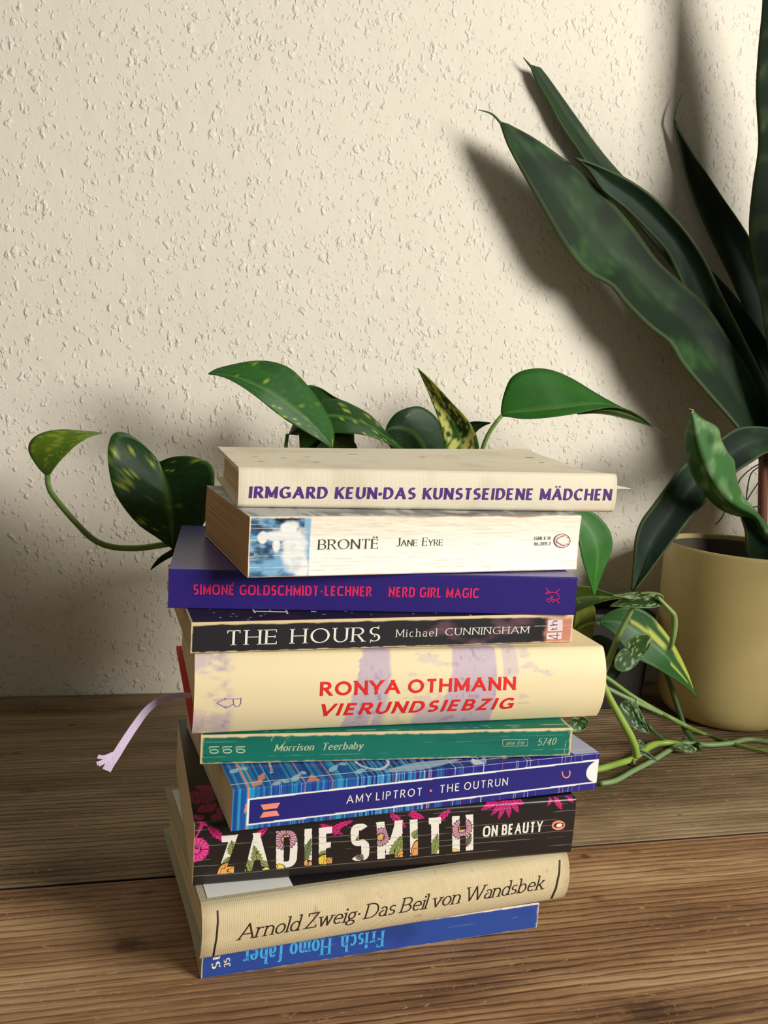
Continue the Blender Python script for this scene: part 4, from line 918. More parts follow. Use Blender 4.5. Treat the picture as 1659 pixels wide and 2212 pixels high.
bk = big
rib_mat = material('lilac_ribbon', (226, 206, 236), .45, bump=('linen', 700, .5, .0003), sheen=.3)
ctr = [(412, 1503, .4370), (398, 1502, .4368), (375, 1504, .436), (345, 1514, .4345), (318, 1533, .433), (292, 1567, .431), (268, 1603, .429), (250, 1632, .4275), (238, 1650, .4265), (230, 1664, .426)]
C0 = catmull3(np.array([at(*c) for c in ctr]), 60)
T0 = np.gradient(C0, axis=0); T0 /= np.linalg.norm(T0, axis=1)[:, None]
Minv = bk.root.matrix_world.inverted()
toL = lambda p: Minv @ Vector([float(q) for q in p])
def strip(path, width, twist0, twist1, thick=.00035):
    n = len(path); T = np.gradient(path, axis=0); T /= np.linalg.norm(T, axis=1)[:, None]; V = []
    for i in range(n):
        vd = path[i]-CAMP; vd /= np.linalg.norm(vd); s_ = np.cross(T[i], vd); s_ /= np.linalg.norm(s_); nn = np.cross(s_, T[i])
        a = twist0+(twist1-twist0)*i/(n-1); d = s_*math.cos(a)+nn*math.sin(a); e = np.cross(d, T[i])
        w_ = width[i]/2
        for q in (-d*w_-e*thick/2, d*w_-e*thick/2, d*w_+e*thick/2, -d*w_+e*thick/2): V.append(toL(path[i]+q))
    Fc = [(4*i+k, 4*i+(k+1) % 4, 4*i+4+(k+1) % 4, 4*i+4+k) for i in range(n-1) for k in range(4)]+[(3, 2, 1, 0), (4*n-4, 4*n-3, 4*n-2, 4*n-1)]
    return V, Fc
V, Fc = strip(C0, np.interp(np.linspace(0, 1, 60), [0, .2, .5, .8, 1], [.0028, .0032, .0037, .0040, .0043]), .5, .15)
ribbon = mesh_obj('ribbon_bookmark', V, Fc, rib_mat, bk.root); ribbon['label'] = 'lilac ribbon'
for (x, y, dx) in ((211, 1634, .004), (209, 1650, .006), (213, 1652, .002)):
    e = at(x, y, .4255); q = catmull3(np.array([C0[48], (C0[54]+e)/2+np.array([0, 0, .001]), e]), 10)
    V, Fc = strip(q, np.linspace(.0016, .0020, 10), .3, .5, .0002); mesh_obj('frayed_end', V, Fc, rib_mat, ribbon)
# ---------------------------------------------------------------- plants
leaf_mat = material('pothos_leaf', attr=True, rough=.46, bump=('noise', 120, .12, .0006), spec=.32, trans=.28)
snake_mat = material('snake_leaf', attr=True, rough=.55, bump=('noise', 90, .08, .0005), spec=.16)
stem_mat = material('green_stem', (110, 142, 62), .45, trans=.12)
pale_stem_mat = material('grey_green_stem', (112, 138, 88), .5)
dark_stem_mat = material('dark_green_stem', (52, 78, 34), .5)
def leaf(name, parent, left, right, Y, mid=None, tilt=(0, 0), cup=.003, n=40, m=15, paint=None, mat=None, thick=.0005, ty=(0, 0), zcurl=0.0, label=None):
    """blade between two outlines running base to tip; Y = depths along it, tilt = extra depth of the left / right margin, cup = how far the middle is set back"""
    A, Bq = catmull(left, n), catmull(right, n); s = np.linspace(0, 1, n); M = catmull(mid, n) if mid is not None else (A+Bq)/2
    Yc = np.interp(s, np.linspace(0, 1, len(Y)), Y); env = np.sin(np.pi*np.clip(s, 0, 1))**.6
    ts = np.linspace(-1, 1, m); V = []
    for i in range(n):
        for t in ts:
            q = M[i]+(A[i]-M[i])*(-t) if t < 0 else M[i]+(Bq[i]-M[i])*t
            y = Yc[i]+env[i]*(tilt[0]*max(-t, 0)+tilt[1]*max(t, 0)+cup*(1-abs(t)**1.4))
            V.append(at(q[0], q[1], y))
    V = np.array(V); SS, TT = np.meshgrid(s, ts, indexing='ij'); col = paint(SS, TT).reshape(-1, 3)
    o = mesh_obj(name, V, grid_faces(n, m), mat or leaf_mat, None, col, smooth=True)
    o.parent = parent; o.matrix_parent_inverse = parent.matrix_world.inverted()
    md = o.modifiers.new('thickness', 'SOLIDIFY'); md.thickness = thick; md.offset = 0
    if label: o['label'] = label
    return o
def pothos_paint(seed, yel=.3, base=(34, 92, 30), pale=(168, 186, 62), dark=(22, 66, 26), yside=0, veins=.25, streaks=()):
    base = tuple(np.array(base)*(1.16, 1., .92)); dark = tuple(np.array(dark)*(1.2, 1.02, .95))
    def f(s, t):
        c = flat(s, base); c = mixc(c, lin(dark), .7*sstep(.35, .7, fbm(s*4+seed, t*2+seed*3, seed)))
        v = np.abs(((s*1.0-np.abs(t)*.28)*11) % 1-.5); c = mixc(c, lin((58, 120, 48)), veins*sstep(.12, .02, v))
        x = (s-np.abs(t)*.3); nz = fbm(x*20+seed*1.3, t*4.2+seed, seed+5, 3); nz2 = vnoise(x*60, t*14, seed+9)
        g = 1.0 if yside == 0 else sstep(-.3, .5, t*yside)
        c = mixc(c, lin(pale), sstep(.80-yel*.42, .86-yel*.42, nz*.75+nz2*.25)*g*(yel > 0))
        for (sa, ta, sb, tb, w_) in streaks:
            k_ = np.clip((s-sa)/(sb-sa), 0, 1); d = np.abs(t-(ta+(tb-ta)*k_))/(w_*np.sqrt(np.clip(np.sin(np.pi*k_), .02, 1)))+1.1*(fbm(s*9, t*10, seed+2)-.5); c = mixc(c, lin(pale), sstep(1., .55, d)*(s > sa)*(s < sb))
        c = mixc(c, lin((96, 140, 70)), .7*sstep(.07, .02, np.abs(t))); c = mixc(c, lin((70, 110, 50)), .5*sstep(.95, 1, np.abs(t)))
        return c
    return f
def satin_paint(seed, base=(46, 84, 30)):
    def f(s, t):
        c = flat(s, np.array(base)*(.95, .95, .8)); c = mixc(c, lin((58, 96, 34)), .7*sstep(.4, .7, fbm(s*5, t*3, seed)))
        c = mixc(c, lin((158, 182, 142)), sstep(.66, .70, vnoise(s*15+seed, t*6.5, seed+2)*.75+.25*vnoise(s*36, t*20, seed))*sstep(.97, .85, np.abs(t)))
        c = mixc(c, lin((128, 158, 104)), sstep(.92, .985, np.abs(t))*.9+0*s); return c
    return f
def snake_paint(seed, base=(30, 58, 36), band=(70, 106, 70), k=24, warm=0.0):
    def f(s, t):
        z = s*k+1.2*fbm(t*3+seed, s*6, seed)+.35*np.abs((t*6) % 1-.5); b_ = sstep(.52, .72, vnoise(z, t*1.2+seed, seed+3)); b2 = sstep(.5, .8, vnoise(z*2.7, t*5, seed+7))
        c = flat(s, base); c = mixc(c, lin(band), .75*b_*(.45+.55*b2)); c = mixc(c, lin((18, 36, 24)), .5*sstep(.55, .8, fbm(s*10, t*2, seed+4)))
        c = mixc(c, lin((20, 38, 24)), .6*sstep(.08, .02, np.abs(t+.1))); c = mixc(c, lin((86, 100, 60)), .6*sstep(.94, 1, np.abs(t))); return c
    return f
V_ = lambda p: np.array(p, float)
# --- snake plant in its yellow pot
PC = (.526, .690, 0.0)
snake = empty('potted_snake_plant', 'tall dark snake plant in a pale yellow pot at the right edge', 'potted plant', Matrix.Translation(PC))
pot_mat = material('yellow_glazed_pot', (196, 178, 120), .42, spec=.45, bump=('noise', 14, .05, .002))
def child(o, p): o.parent = p; o.matrix_parent_inverse = p.matrix_world.inverted(); return o
PR, PH = .0665, .1585
prof = [(0, .0005), (PR*.62, .0005), (PR*.72, .002), (PR*.80, .006), (PR*.865, .013), (PR*.905, .023), (PR*.94, .04), (PR*.975, .075), (PR, .115), (PR*1.005, PH-.003), (PR*1.0, PH-.0008), (PR*.985, PH), (PR*.965, PH-.001), (PR*.955, PH-.004), (PR*.94, PH-.03), (PR*.93, PH-.045)]
child(lathe('pot', prof, PC, pot_mat), snake)
child(lathe('inner_pot', [(PR*.80, PH-.05), (PR*.915, PH-.05), (PR*.925, PH-.006), (PR*.952, PH-.0055), (PR*.945, PH-.0045), (PR*.915, PH-.0046), (PR*.905, PH-.045)], PC, material('grey_brown_inner_pot', (84, 72, 60), .7)), snake)
soil_mat = material('dark_soil', (52, 38, 28), .95, bump=('noise', 260, .8, .004))
child(lathe('soil', [(0, PH-.034), (PR*.5, PH-.032), (PR*.938, PH-.036), (PR*.935, PH-.042), (0, PH-.043)], PC, soil_mat), snake)
SN = dict(mat=snake_mat, thick=.0022)
def sleaf(left, right, Y, seed, tilt=(0, 0), cup=.006, base=(30, 56, 36), band=(64, 100, 64), n=56, k=24, label=None, **kw):
    return leaf('leaf', snake, left[::-1], right[::-1], Y[::-1], tilt=tilt, cup=cup, n=n, paint=snake_paint(seed, base, band, k), label=label, **dict(SN, **kw))
def spike(pts, Y, r=.0012):
    P = np.array([at(u, v, y) for (u, v), y in zip(pts, np.interp(np.linspace(0, 1, len(pts)), [0, 1], Y))]); child(tube('leaf_tip', P, [r, r*.7, r*.25], dark_stem_mat, None, n=14, sides=8), snake)
def band_leaf(tip, left, right, Y, seed, **kw): return sleaf([tip]+left, [tip]+right, Y, seed, **kw)
BASE = (.664, .69)
# back leaves first
band_leaf((1457, 258), [(1458, 275), (1465, 312), (1480, 370), (1500, 430), (1530, 500), (1560, 562), (1592, 630), (1632, 730), (1664, 830), (1690, 960), (1712, 1100), (1718, 1225)], [(1461, 270), (1477, 300), (1500, 338), (1525, 372), (1562, 428), (1600, 482), (1640, 550), (1690, 660), (1725, 800), (1745, 950), (1752, 1100), (1745, 1225)],
          [.769, .767, .758, .742, .718, .70], 11, tilt=(.003, -.003), base=(32, 44, 34), band=(50, 66, 46))
spike([(1457, 262), (1462, 232), (1474, 201)], [.769, .769])
band_leaf((1146, 140), [(1150, 152), (1162, 182), (1188, 226), (1212, 272), (1247, 322), (1275, 365), (1330, 430), (1400, 510), (1470, 600), (1545, 710), (1610, 840), (1660, 980), (1690, 1225)], [(1160, 142), (1172, 152), (1200, 190), (1250, 260), (1300, 328), (1350, 385), (1400, 438), (1470, 510), (1540, 610), (1610, 740), (1665, 880), (1700, 1030), (1715, 1225)],
          [.772, .770, .764, .75, .725, .695], 5, tilt=(-.004, .003), base=(40, 60, 34), band=(70, 94, 56), cup=.004)
spike([(1150, 148), (1142, 138), (1130, 124)], [.772, .7715])
band_leaf((1440, 540), [(1452, 565), (1472, 598), (1512, 650), (1560, 715), (1610, 790), (1650, 870), (1680, 980), (1700, 1225)], [(1470, 545), (1510, 560), (1545, 592), (1590, 642), (1640, 712), (1690, 800), (1715, 940), (1722, 1225)], [.758, .752, .738, .715, .697], 23, tilt=(.002, -.002), base=(30, 52, 36), band=(52, 80, 56))
band_leaf((1242, 342), [(1258, 354), (1275, 372), (1302, 412), (1350, 450), (1402, 502), (1442, 546), (1470, 606), (1510, 690), (1570, 800), (1630, 920), (1670, 1050), (1688, 1225)], [(1262, 347), (1292, 358), (1350, 384), (1402, 418), (1442, 455), (1482, 500), (1522, 560), (1560, 640), (1610, 740), (1660, 850), (1695, 1000), (1712, 1225)],
          [.738, .737, .734, .725, .71, .695], 7, tilt=(.006, -.004), base=(26, 46, 30), band=(44, 70, 44), cup=.008)
band_leaf((1080, 262), [(1086, 280), (1097, 312), (1122, 360), (1140, 392), (1175, 455), (1225, 540), (1270, 590), (1318, 616), (1350, 655), (1400, 705), (1445, 740), (1472, 785), (1520, 842), (1582, 912), (1640, 990), (1680, 1090), (1688, 1225)], [(1090, 264), (1112, 275), (1150, 296), (1200, 330), (1260, 376), (1310, 425), (1365, 488), (1418, 560), (1465, 605), (1525, 660), (1575, 735), (1625, 815), (1670, 920), (1712, 1060), (1722, 1225)],
          [.745, .743, .737, .720, .702, .68], 31, tilt=(-.004, .004), base=(20, 40, 18), band=(48, 84, 36), cup=.006, n=70, k=26, label='broad mottled leaf leaning far to the left')
spike([(1084, 268), (1062, 246), (1033, 237)], [.745, .743])
band_leaf((1655, -260), [(1650, -160), (1647, 0), (1638, 105), (1633, 200), (1638, 310), (1626, 400), (1618, 490), (1626, 560), (1642, 650), (1662, 780), (1690, 960), (1705, 1225)], [(1690, -180), (1735, 0), (1760, 105), (1775, 200), (1785, 310), (1790, 400), (1788, 490), (1782, 560), (1776, 650), (1766, 780), (1752, 960), (1738, 1225)],
          [.705, .70, .695, .69, .685, .682], 41, tilt=(.006, .006), base=(26, 40, 26), band=(74, 92, 58), cup=-.004, n=90, k=64, label='tall upright banded leaf')
# unseen leaves added on the plant's far side to shade the pot
band_leaf((1850, -150), [(1842, 0), (1825, 250), (1812, 500), (1795, 800), (1770, 1225)], [(1880, 0), (1925, 250), (1930, 500), (1890, 800), (1800, 1225)], [.66, .66, .67, .68], 43)
band_leaf((1960, -40), [(1945, 120), (1920, 420), (1880, 780), (1800, 1225)], [(1985, 120), (2010, 420), (1965, 780), (1850, 1225)], [.56, .59, .63, .668], 53)
# low leaves
leaf('leaf', snake, [(1730, 960), (1680, 930), (1640, 921), (1592, 925), (1552, 950), (1510, 980), (1470, 1010), (1442, 1048), (1412, 1090), (1386, 1126), (1373, 1165), (1369, 1215), (1364, 1276)],
     [(1730, 1040), (1700, 1000), (1662, 978), (1625, 998), (1588, 1022), (1560, 1046), (1530, 1078), (1492, 1120), (1455, 1168), (1424, 1208), (1400, 1240), (1384, 1260), (1370, 1277)], [.685, .675, .665, .655, .648, .645, .645], cup=.006, tilt=(.004, -.004), n=60, paint=snake_paint(61, (18, 34, 22), (44, 70, 44), 14), label='leaf arching over the pot rim', **SN)
leaf('leaf', snake, [(1680, 1205), (1645, 1160), (1628, 1122), (1590, 1112), (1558, 1099), (1530, 1074), (1505, 1040), (1487, 1000), (1481, 955), (1485, 912), (1492, 888)],
     [(1700, 1185), (1660, 1140), (1634, 1108), (1604, 1072), (1588, 1030), (1584, 996), (1570, 978), (1556, 950), (1548, 924), (1515, 905), (1494, 887)], [.655, .640, .630, .622, .618, .616, .618], mid=[(1690, 1190), (1652, 1146), (1630, 1113), (1590, 1090), (1560, 1062), (1538, 1030), (1522, 995), (1508, 955), (1502, 925), (1498, 904), (1493, 887)],
     cup=-.010, tilt=(.010, .002), n=60, paint=snake_paint(67, (56, 98, 48), (128, 158, 112), 16), label='lighter folded leaf with a dried tip', **SN)
child(tube('dried_tip', np.array([at(1500, 906, .6165), at(1494, 893, .616), at(1497, 886, .6155), at(1488, 883, .6155)]), [.0009, .0008, .0005, .0002], material('dried_leaf', (196, 164, 104), .7), None, n=16, sides=6), snake)
leaf('leaf', snake, [(1640, 1262), (1614, 1200), (1611, 1150), (1601, 1117)], [(1705, 1262), (1690, 1205), (1655, 1155), (1624, 1117)], [.66, .655, .645, .64], cup=.004, n=24, paint=snake_paint(71, (26, 44, 26), (34, 56, 34), 8), **SN)
stake_mat = material('brown_stick', (112, 68, 44), .7, bump=('noise', 200, .3, .001))
child(tube('support_stick', np.array([at(1650, 960, .70), at(1648, 1060, .70), at(1646, 1180, .70), at(1646, 1262, .70)]), .0042, stake_mat, None, n=16, sides=14), snake)
wire_mat = material('dark_twine', (52, 46, 40), .8)
for pts in ([(1668, 1000), (1640, 1003), (1618, 1016), (1600, 1034), (1592, 1050)], [(1640, 1008), (1622, 1024), (1614, 1060), (1613, 1085), (1622, 1095), (1640, 1094)], [(1640, 1040), (1625, 1062), (1614, 1080)], [(1567, 1102), (1558, 1120), (1546, 1133)]):
    child(tube('twine', np.array([at(u, v, .693 if u > 1570 else .66) for u, v in pts]), .0006, wire_mat, None, n=24, sides=6), snake)

# --- pothos behind the stack
TX0, TX1, TY0, TY1 = float(at(985, 1400, .735)[0]), .4605, .704, .774
HC = ((TX0+TX1)/2, (TY0+TY1)/2, 0.0)
pothos = empty('pothos_plant', 'green pothos with broad yellow-flecked leaves growing behind the book stack', 'plant', Matrix.Translation(HC))
HH = float(at(1290, 1328, TY0)[2])
bowl_mat = material('dark_brown_planter', (26, 22, 19), .6)
def rrect(inset, z, r=.012, k=6):
    x0, x1, y0, y1 = TX0+inset, TX1-inset, TY0+inset, TY1-inset; r = max(r-inset*.6, .003); P = []
    for (cx, cy, a0) in ((x1-r, y0+r, -90), (x1-r, y1-r, 0), (x0+r, y1-r, 90), (x0+r, y0+r, 180)):
        for i in range(k+1): t = math.radians(a0+90*i/k); P.append((cx+r*math.cos(t), cy+r*math.sin(t), z))
    return P
def rings(name, rs, mat, cap0=True, cap1=True):
    n = len(rs[0]); V = [p for r in rs for p in r]; Fc = [(i*n+j, i*n+(j+1) % n, (i+1)*n+(j+1) % n, (i+1)*n+j) for i in range(len(rs)-1) for j in range(n)]
    if cap0: Fc.append(tuple(range(n))[::-1])
    if cap1: Fc.append(tuple((len(rs)-1)*n+j for j in range(n)))
    return child(mesh_obj(name, V, Fc, mat), pothos)
rings('planter', [rrect(.006, .0005), rrect(.005, .002), rrect(.0, HH-.003), rrect(.0005, HH), rrect(.002, HH-.0005), rrect(.003, HH-.02)], bowl_mat, True, False)
rings('soil', [rrect(.0032, HH-.02), rrect(.0032, HH-.012)], soil_mat)
HP = np.array([HC[0], HC[1], HH-.010])
def vine(pts, r, mat=stem_mat, start=None, n=40, par=None, name='stem'):
    P = [at(*p) for p in pts]
    if start is not None: P = [HP+np.array(start)]+P
    return child(tube(name, np.array(P), r, mat, None, n=n, sides=10), par or pothos)
PL = dict(parent=pothos, thick=.0006)
def pl(left, right, Y, seed, yel=.3, label=None, **kw):
    pk = {k: kw.pop(k) for k in ('base', 'pale', 'dark', 'yside', 'veins', 'streaks') if k in kw}
    return leaf('leaf', left=left, right=right, Y=Y, paint=pothos_paint(seed, yel, **pk), label=label, **dict(PL, **kw))
vine([(620, 1140, .69), (500, 1168, .675), (430, 1172, .66), (372, 1174, .654), (300, 1184, .650), (240, 1181, .648), (200, 1164, .648), (165, 1130, .65), (130, 1090, .652), (106, 1056, .655), (103, 1027, .658)], [.0026, .0026, .0026, .0024, .0019], start=(-.03, 0, 0), n=80)
pl([(103, 1030), (85, 1013), (68, 988), (61, 968), (70, 948), (95, 934), (135, 928), (180, 931), (205, 933), (222, 936)], [(105, 1030), (110, 1022), (126, 1000), (145, 980), (160, 965), (178, 952), (195, 943), (208, 939), (216, 937), (222, 936)], [.658, .655, .652, .65, .652], 3, .5, mid=[(104, 1030), (104, 1016), (112, 994), (125, 974), (140, 958), (160, 946), (182, 939), (202, 936), (214, 936), (222, 936)], tilt=(.012, -.004), cup=0, base=(104, 152, 44), dark=(80, 130, 36), label='small pale green leaf at the far left')
pl([(342, 996), (322, 972), (292, 946), (262, 933), (242, 940), (233, 972), (235, 1012), (246, 1060), (270, 1100), (302, 1136), (340, 1162), (373, 1186)], [(346, 997), (370, 988), (405, 985), (440, 994), (460, 1010), (463, 1036), (460, 1070), (452, 1105), (438, 1135), (420, 1158), (398, 1175), (374, 1186)], [.648, .645, .642, .642, .646, .652], 8, .32,
   mid=[(344, 997), (347, 1006), (350, 1018), (354, 1034), (358, 1052), (362, 1072), (366, 1094), (369, 1115), (371, 1135), (372, 1152), (373, 1170), (373, 1186)], tilt=(-.006, -.012), cup=.004, n=48, m=19, base=(30, 72, 28), dark=(24, 58, 26), label='large two-lobed leaf left of the books')
vine([(480, 1170, .67), (420, 1120, .662), (380, 1050, .655), (350, 1003, .650)], [.0022, .002, .0016], start=(-.04, .005, 0))
pl([(385, 1178), (366, 1190), (346, 1203), (333, 1218), (325, 1231)], [(385, 1195), (372, 1202), (355, 1211), (338, 1222), (325, 1231)], [.66, .655, .65, .648], 4, 0, cup=.002, base=(34, 58, 24), dark=(28, 48, 22))
# leaves above the books
pl([(650, 1000), (646, 940), (645, 885), (652, 845), (668, 832), (692, 838), (716, 854), (738, 866)], [(760, 1010), (765, 960), (764, 920), (760, 890), (756, 876), (750, 870), (745, 868), (740, 867)], [.71, .70, .695, .695], 12, .1, base=(36, 80, 32), dark=(28, 64, 28), label='dark leaf behind the two at left')
pl([(622, 942), (640, 905), (668, 878), (700, 862), (735, 864), (768, 878), (800, 897), (828, 927), (850, 950), (874, 972)], [(620, 938), (650, 940), (680, 936), (715, 935), (745, 936), (775, 938), (805, 945), (830, 955), (852, 964), (874, 973)], [.68, .676, .672, .672, .676], 15, .36, tilt=(.012, -.006), cup=-.002, base=(36, 82, 32), label='leaf with a rolled lower margin')
pl([(660, 1010), (690, 958), (720, 943), (750, 944), (770, 962), (775, 1000)], [(660, 1012), (690, 1010), (715, 1008), (740, 1008), (760, 1010), (774, 1004)], [.70, .698, .70], 18, .2, base=(48, 74, 26))
vine([(640, 1060, .69), (618, 985, .684), (621, 938, .680)], [.0018, .0014], start=(-.03, .005, 0))
pl([(718, 968), (722, 940), (712, 905), (692, 870), (662, 830), (628, 797), (590, 782), (545, 780), (492, 790), (465, 798), (450, 807)], [(712, 968), (704, 960), (682, 946), (655, 930), (622, 910), (592, 888), (560, 862), (530, 840), (500, 822), (475, 812), (450, 808)], [.655, .652, .648, .645, .645, .648], 22, .22,
   mid=[(714, 968), (710, 956), (692, 936), (668, 912), (640, 888), (610, 866), (578, 846), (545, 830), (510, 816), (478, 809), (450, 808)], tilt=(.014, -.004), cup=0, n=48, base=(42, 102, 38), dark=(30, 78, 32), veins=.5, label='broad bright leaf pointing up to the left')
pl([(960, 1010), (965, 975), (958, 935), (948, 910), (930, 890), (906, 878), (880, 881), (855, 893), (838, 915), (832, 935)], [(900, 1015), (885, 1005), (872, 995), (860, 985), (850, 975), (843, 966), (838, 958), (834, 950), (832, 943), (832, 937)], [.70, .698, .694, .694], 27, .05, base=(30, 66, 34), dark=(24, 52, 30), cup=-.003, label='dark rounded leaf in the middle')
pl([(960, 985), (975, 950), (990, 925), (1015, 912), (1040, 911), (1060, 913)], [(1010, 990), (1015, 965), (1022, 945), (1032, 930), (1046, 920), (1060, 914)], [.712, .71, .708], 29, .1, base=(40, 78, 40), cup=.002)
pl([(964, 1012), (961, 972), (955, 935), (944, 897), (930, 860), (915, 825), (902, 795)], [(1044, 1012), (1036, 972), (1028, 938), (1004, 899), (970, 864), (936, 826), (902, 795)], [.672, .665, .658, .654, .654], 33, .78, tilt=(.004, -.006), cup=.004, base=(40, 92, 34), pale=(214, 216, 120), label='narrow leaf heavily streaked with yellow')
pl([(1083, 899), (1082, 885), (1088, 852), (1104, 816), (1135, 799), (1180, 797), (1230, 815), (1290, 851), (1335, 876), (1375, 897), (1412, 922)], [(1085, 900), (1100, 901), (1128, 905), (1162, 904), (1200, 900), (1240, 894), (1280, 886), (1320, 880), (1355, 886), (1385, 900), (1412, 922)], [.66, .655, .65, .648, .65, .655, .66], 36, .02,
   mid=[(1084, 899), (1092, 893), (1116, 890), (1150, 888), (1190, 884), (1232, 879), (1272, 874), (1312, 874), (1348, 884), (1382, 899), (1412, 922)], tilt=(.014, -.006), cup=0, n=48, base=(42, 112, 38), dark=(34, 92, 34), veins=.3, label='bright plain leaf pointing right')
pl([(1245, 893), (1285, 884), (1320, 877), (1352, 883), (1382, 899), (1413, 923)], [(1248, 895), (1282, 893), (1315, 896), (1350, 904), (1382, 913), (1413, 923)], [.652, .65, .649, .651, .659], 38, 0, base=(46, 66, 20), dark=(40, 58, 18), cup=.003, veins=.1)
child(tube('leaf_tip', np.array([at(1410, 921, .659), at(1428, 934, .66), at(1440, 945, .661)]), [.0005, .0001], material('dry_brown_tip', (110, 80, 60), .8), None, n=8, sides=6), pothos)
vine([(1010, 1080, .68), (1038, 985, .665), (1050, 948, .662), (1066, 920, .661), (1084, 898, .66)], [.0024, .0023, .0021, .0019, .0016], start=(.0, 0, 0))
# leaves right of the books
pl([(1215, 1085), (1250, 1096), (1285, 1110), (1312, 1138), (1323, 1170), (1317, 1202), (1303, 1234), (1292, 1264), (1283, 1291)], [(1215, 1110), (1232, 1130), (1245, 1155), (1252, 1180), (1256, 1202), (1263, 1226), (1271, 1250), (1278, 1270), (1283, 1292)], [.600, .597, .595, .595, .597], 44, .02, tilt=(.004, -.002), cup=.003, base=(44, 118, 38), dark=(36, 100, 34), veins=.1, label='hanging bright green leaf beside the upper books')
vine([(1130, 1200, .64), (1160, 1120, .615), (1218, 1097, .600)], [.002, .0016], start=(.0, -.01, 0))
pl([(1190, 1270), (1240, 1265), (1275, 1267), (1305, 1277), (1330, 1285), (1348, 1291)], [(1190, 1345), (1240, 1324), (1275, 1309), (1305, 1299), (1330, 1294), (1348, 1292)], [.62, .615, .612, .612], 46, .02, base=(60, 88, 26), dark=(46, 72, 22), cup=.003, veins=.1)
pl([(1235, 1395), (1240, 1350), (1245, 1318), (1262, 1296)], [(1278, 1388), (1284, 1345), (1286, 1315), (1270, 1296)], [.63, .628, .626], 48, .05, base=(112, 136, 56), dark=(84, 118, 46), cup=.002, veins=.5)
pl([(1240, 1400), (1270, 1378), (1300, 1372), (1330, 1390), (1345, 1420), (1340, 1450)], [(1240, 1440), (1265, 1470), (1290, 1480), (1312, 1478), (1330, 1468), (1340, 1452)], [.64, .636, .635], 50, .04, base=(26, 54, 24), dark=(20, 42, 20), cup=.003)
pl([(1294, 1346), (1305, 1330), (1325, 1318), (1350, 1311), (1378, 1313), (1405, 1328), (1432, 1358), (1456, 1392), (1475, 1428), (1490, 1462), (1498, 1485), (1506, 1508)], [(1295, 1347), (1312, 1358), (1330, 1374), (1345, 1395), (1362, 1415), (1385, 1428), (1415, 1442), (1442, 1458), (1465, 1472), (1482, 1484), (1495, 1496), (1506, 1508)], [.612, .606, .602, .600, .602, .608], 53, .0, streaks=[(.26, -.30, .62, -.36, .14), (.38, -.95, .72, -.88, .16), (.60, -.80, .93, -.62, .30), (.66, .16, .86, .14, .05)], tilt=(.006, -.004), cup=.004, n=48, base=(40, 98, 40), dark=(30, 80, 36), pale=(196, 204, 84), yside=-1, label='large yellow-streaked leaf in front of the yellow pot')
vine([(1240, 1360, .64), (1270, 1348, .622), (1296, 1346, .612)], [.0016, .0012], start=(.03, -.01, 0))
# --- spotted trailing vine lying on the table, its pot beyond the picture
satin = empty('trailing_vine', 'thin trailing vine with silver-spotted small leaves winding over the table', 'plant', Matrix.Translation(tuple(on_table(1360, 1640, 0))))
def tvine(pts, r, mat=stem_mat, n=60, zlift=None):
    """points (u, v) on the table top, or (u, v, Y) in the air"""
    P = [on_table(p[0], p[1], max(np.max(r), .0014)+.0008) if len(p) == 2 else at(*p) for p in pts]
    return child(tube('stem', np.array(P), r, mat, None, n=n, sides=10), satin)
tvine([(1240, 1420, .60), (1313, 1466, .597), (1360, 1500, .595), (1410, 1530, .592), (1470, 1562, .588), (1513, 1582), (1575, 1603), (1640, 1620), (1700, 1634), (1820, 1652)], [.0019, .0019, .0018, .0014, .0012], n=70)
tvine([(1240, 1450, .588), (1312, 1487, .586), (1376, 1518, .586), (1450, 1551, .589), (1480, 1567, .59)], [.0018, .0018, .0016], pale_stem_mat)
child(tube('stem_node', np.array([at(1376, 1510, .585), at(1374, 1518, .585), at(1376, 1526, .585)]), [.0012, .0026, .0012], pale_stem_mat, None, n=10), satin)
tvine([(1300, 1470, .560), (1313, 1500, .558), (1340, 1550, .556), (1362, 1590, .555), (1373, 1618, .556), (1374, 1634, .5575)], [.0024, .0025, .0027, .0029, .0027], material('light_green_stem', (142, 172, 74), .4, trans=.12))
lgs = bpy.data.materials['light_green_stem']
tvine([(1250, 1668), (1294, 1661), (1330, 1651), (1366, 1640), (1373, 1634)], [.0026, .0026, .0025], lgs)
tvine([(1374, 1634), (1390, 1621), (1408, 1610), (1432, 1605), (1460, 1606), (1488, 1614), (1502, 1620)], [.0027, .0030, .0030, .0026, .0018], lgs)
child(tube('stem_node', np.array([on_table(1364, 1640, .003), on_table(1368, 1646, .003), on_table(1370, 1652, .002)]), [.0014, .0022, .0008], material('brown_node', (122, 100, 62), .7), None, n=10), satin)
tvine([(1296, 1693), (1330, 1686), (1368, 1665), (1410, 1643), (1447, 1620), (1478, 1606), (1530, 1609), (1580, 1605), (1617, 1597), (1665, 1603), (1720, 1612), (1800, 1630)], [.0020, .0020, .0021, .0021, .0020], pale_stem_mat, n=90)
child(tube('stem_node', np.array([on_table(1476, 1610, .002), on_table(1477, 1600, .004), on_table(1476, 1592, .005)]), [.0018, .0018, .0008], pale_stem_mat, None, n=10), satin)
tvine([(1392, 1556, .588), (1412, 1580, .585), (1440, 1600), (1470, 1612)], [.0016, .0015, .0013], dark_stem_mat)
tvine([(1438, 1450, .62), (1455, 1500, .618), (1472, 1552, .616), (1480, 1575, .615), (1500, 1602), (1512, 1614)], [.0020, .0022, .0024, .0026], dark_stem_mat)
tvine([(1302, 1455, .585), (1318, 1420, .583), (1342, 1360, .58), (1358, 1330, .578), (1370, 1306, .577)], [.0026, .0025, .0021, .0017], material('petiole_green', (122, 148, 82), .45, trans=.1))
ptg = bpy.data.materials['petiole_green']
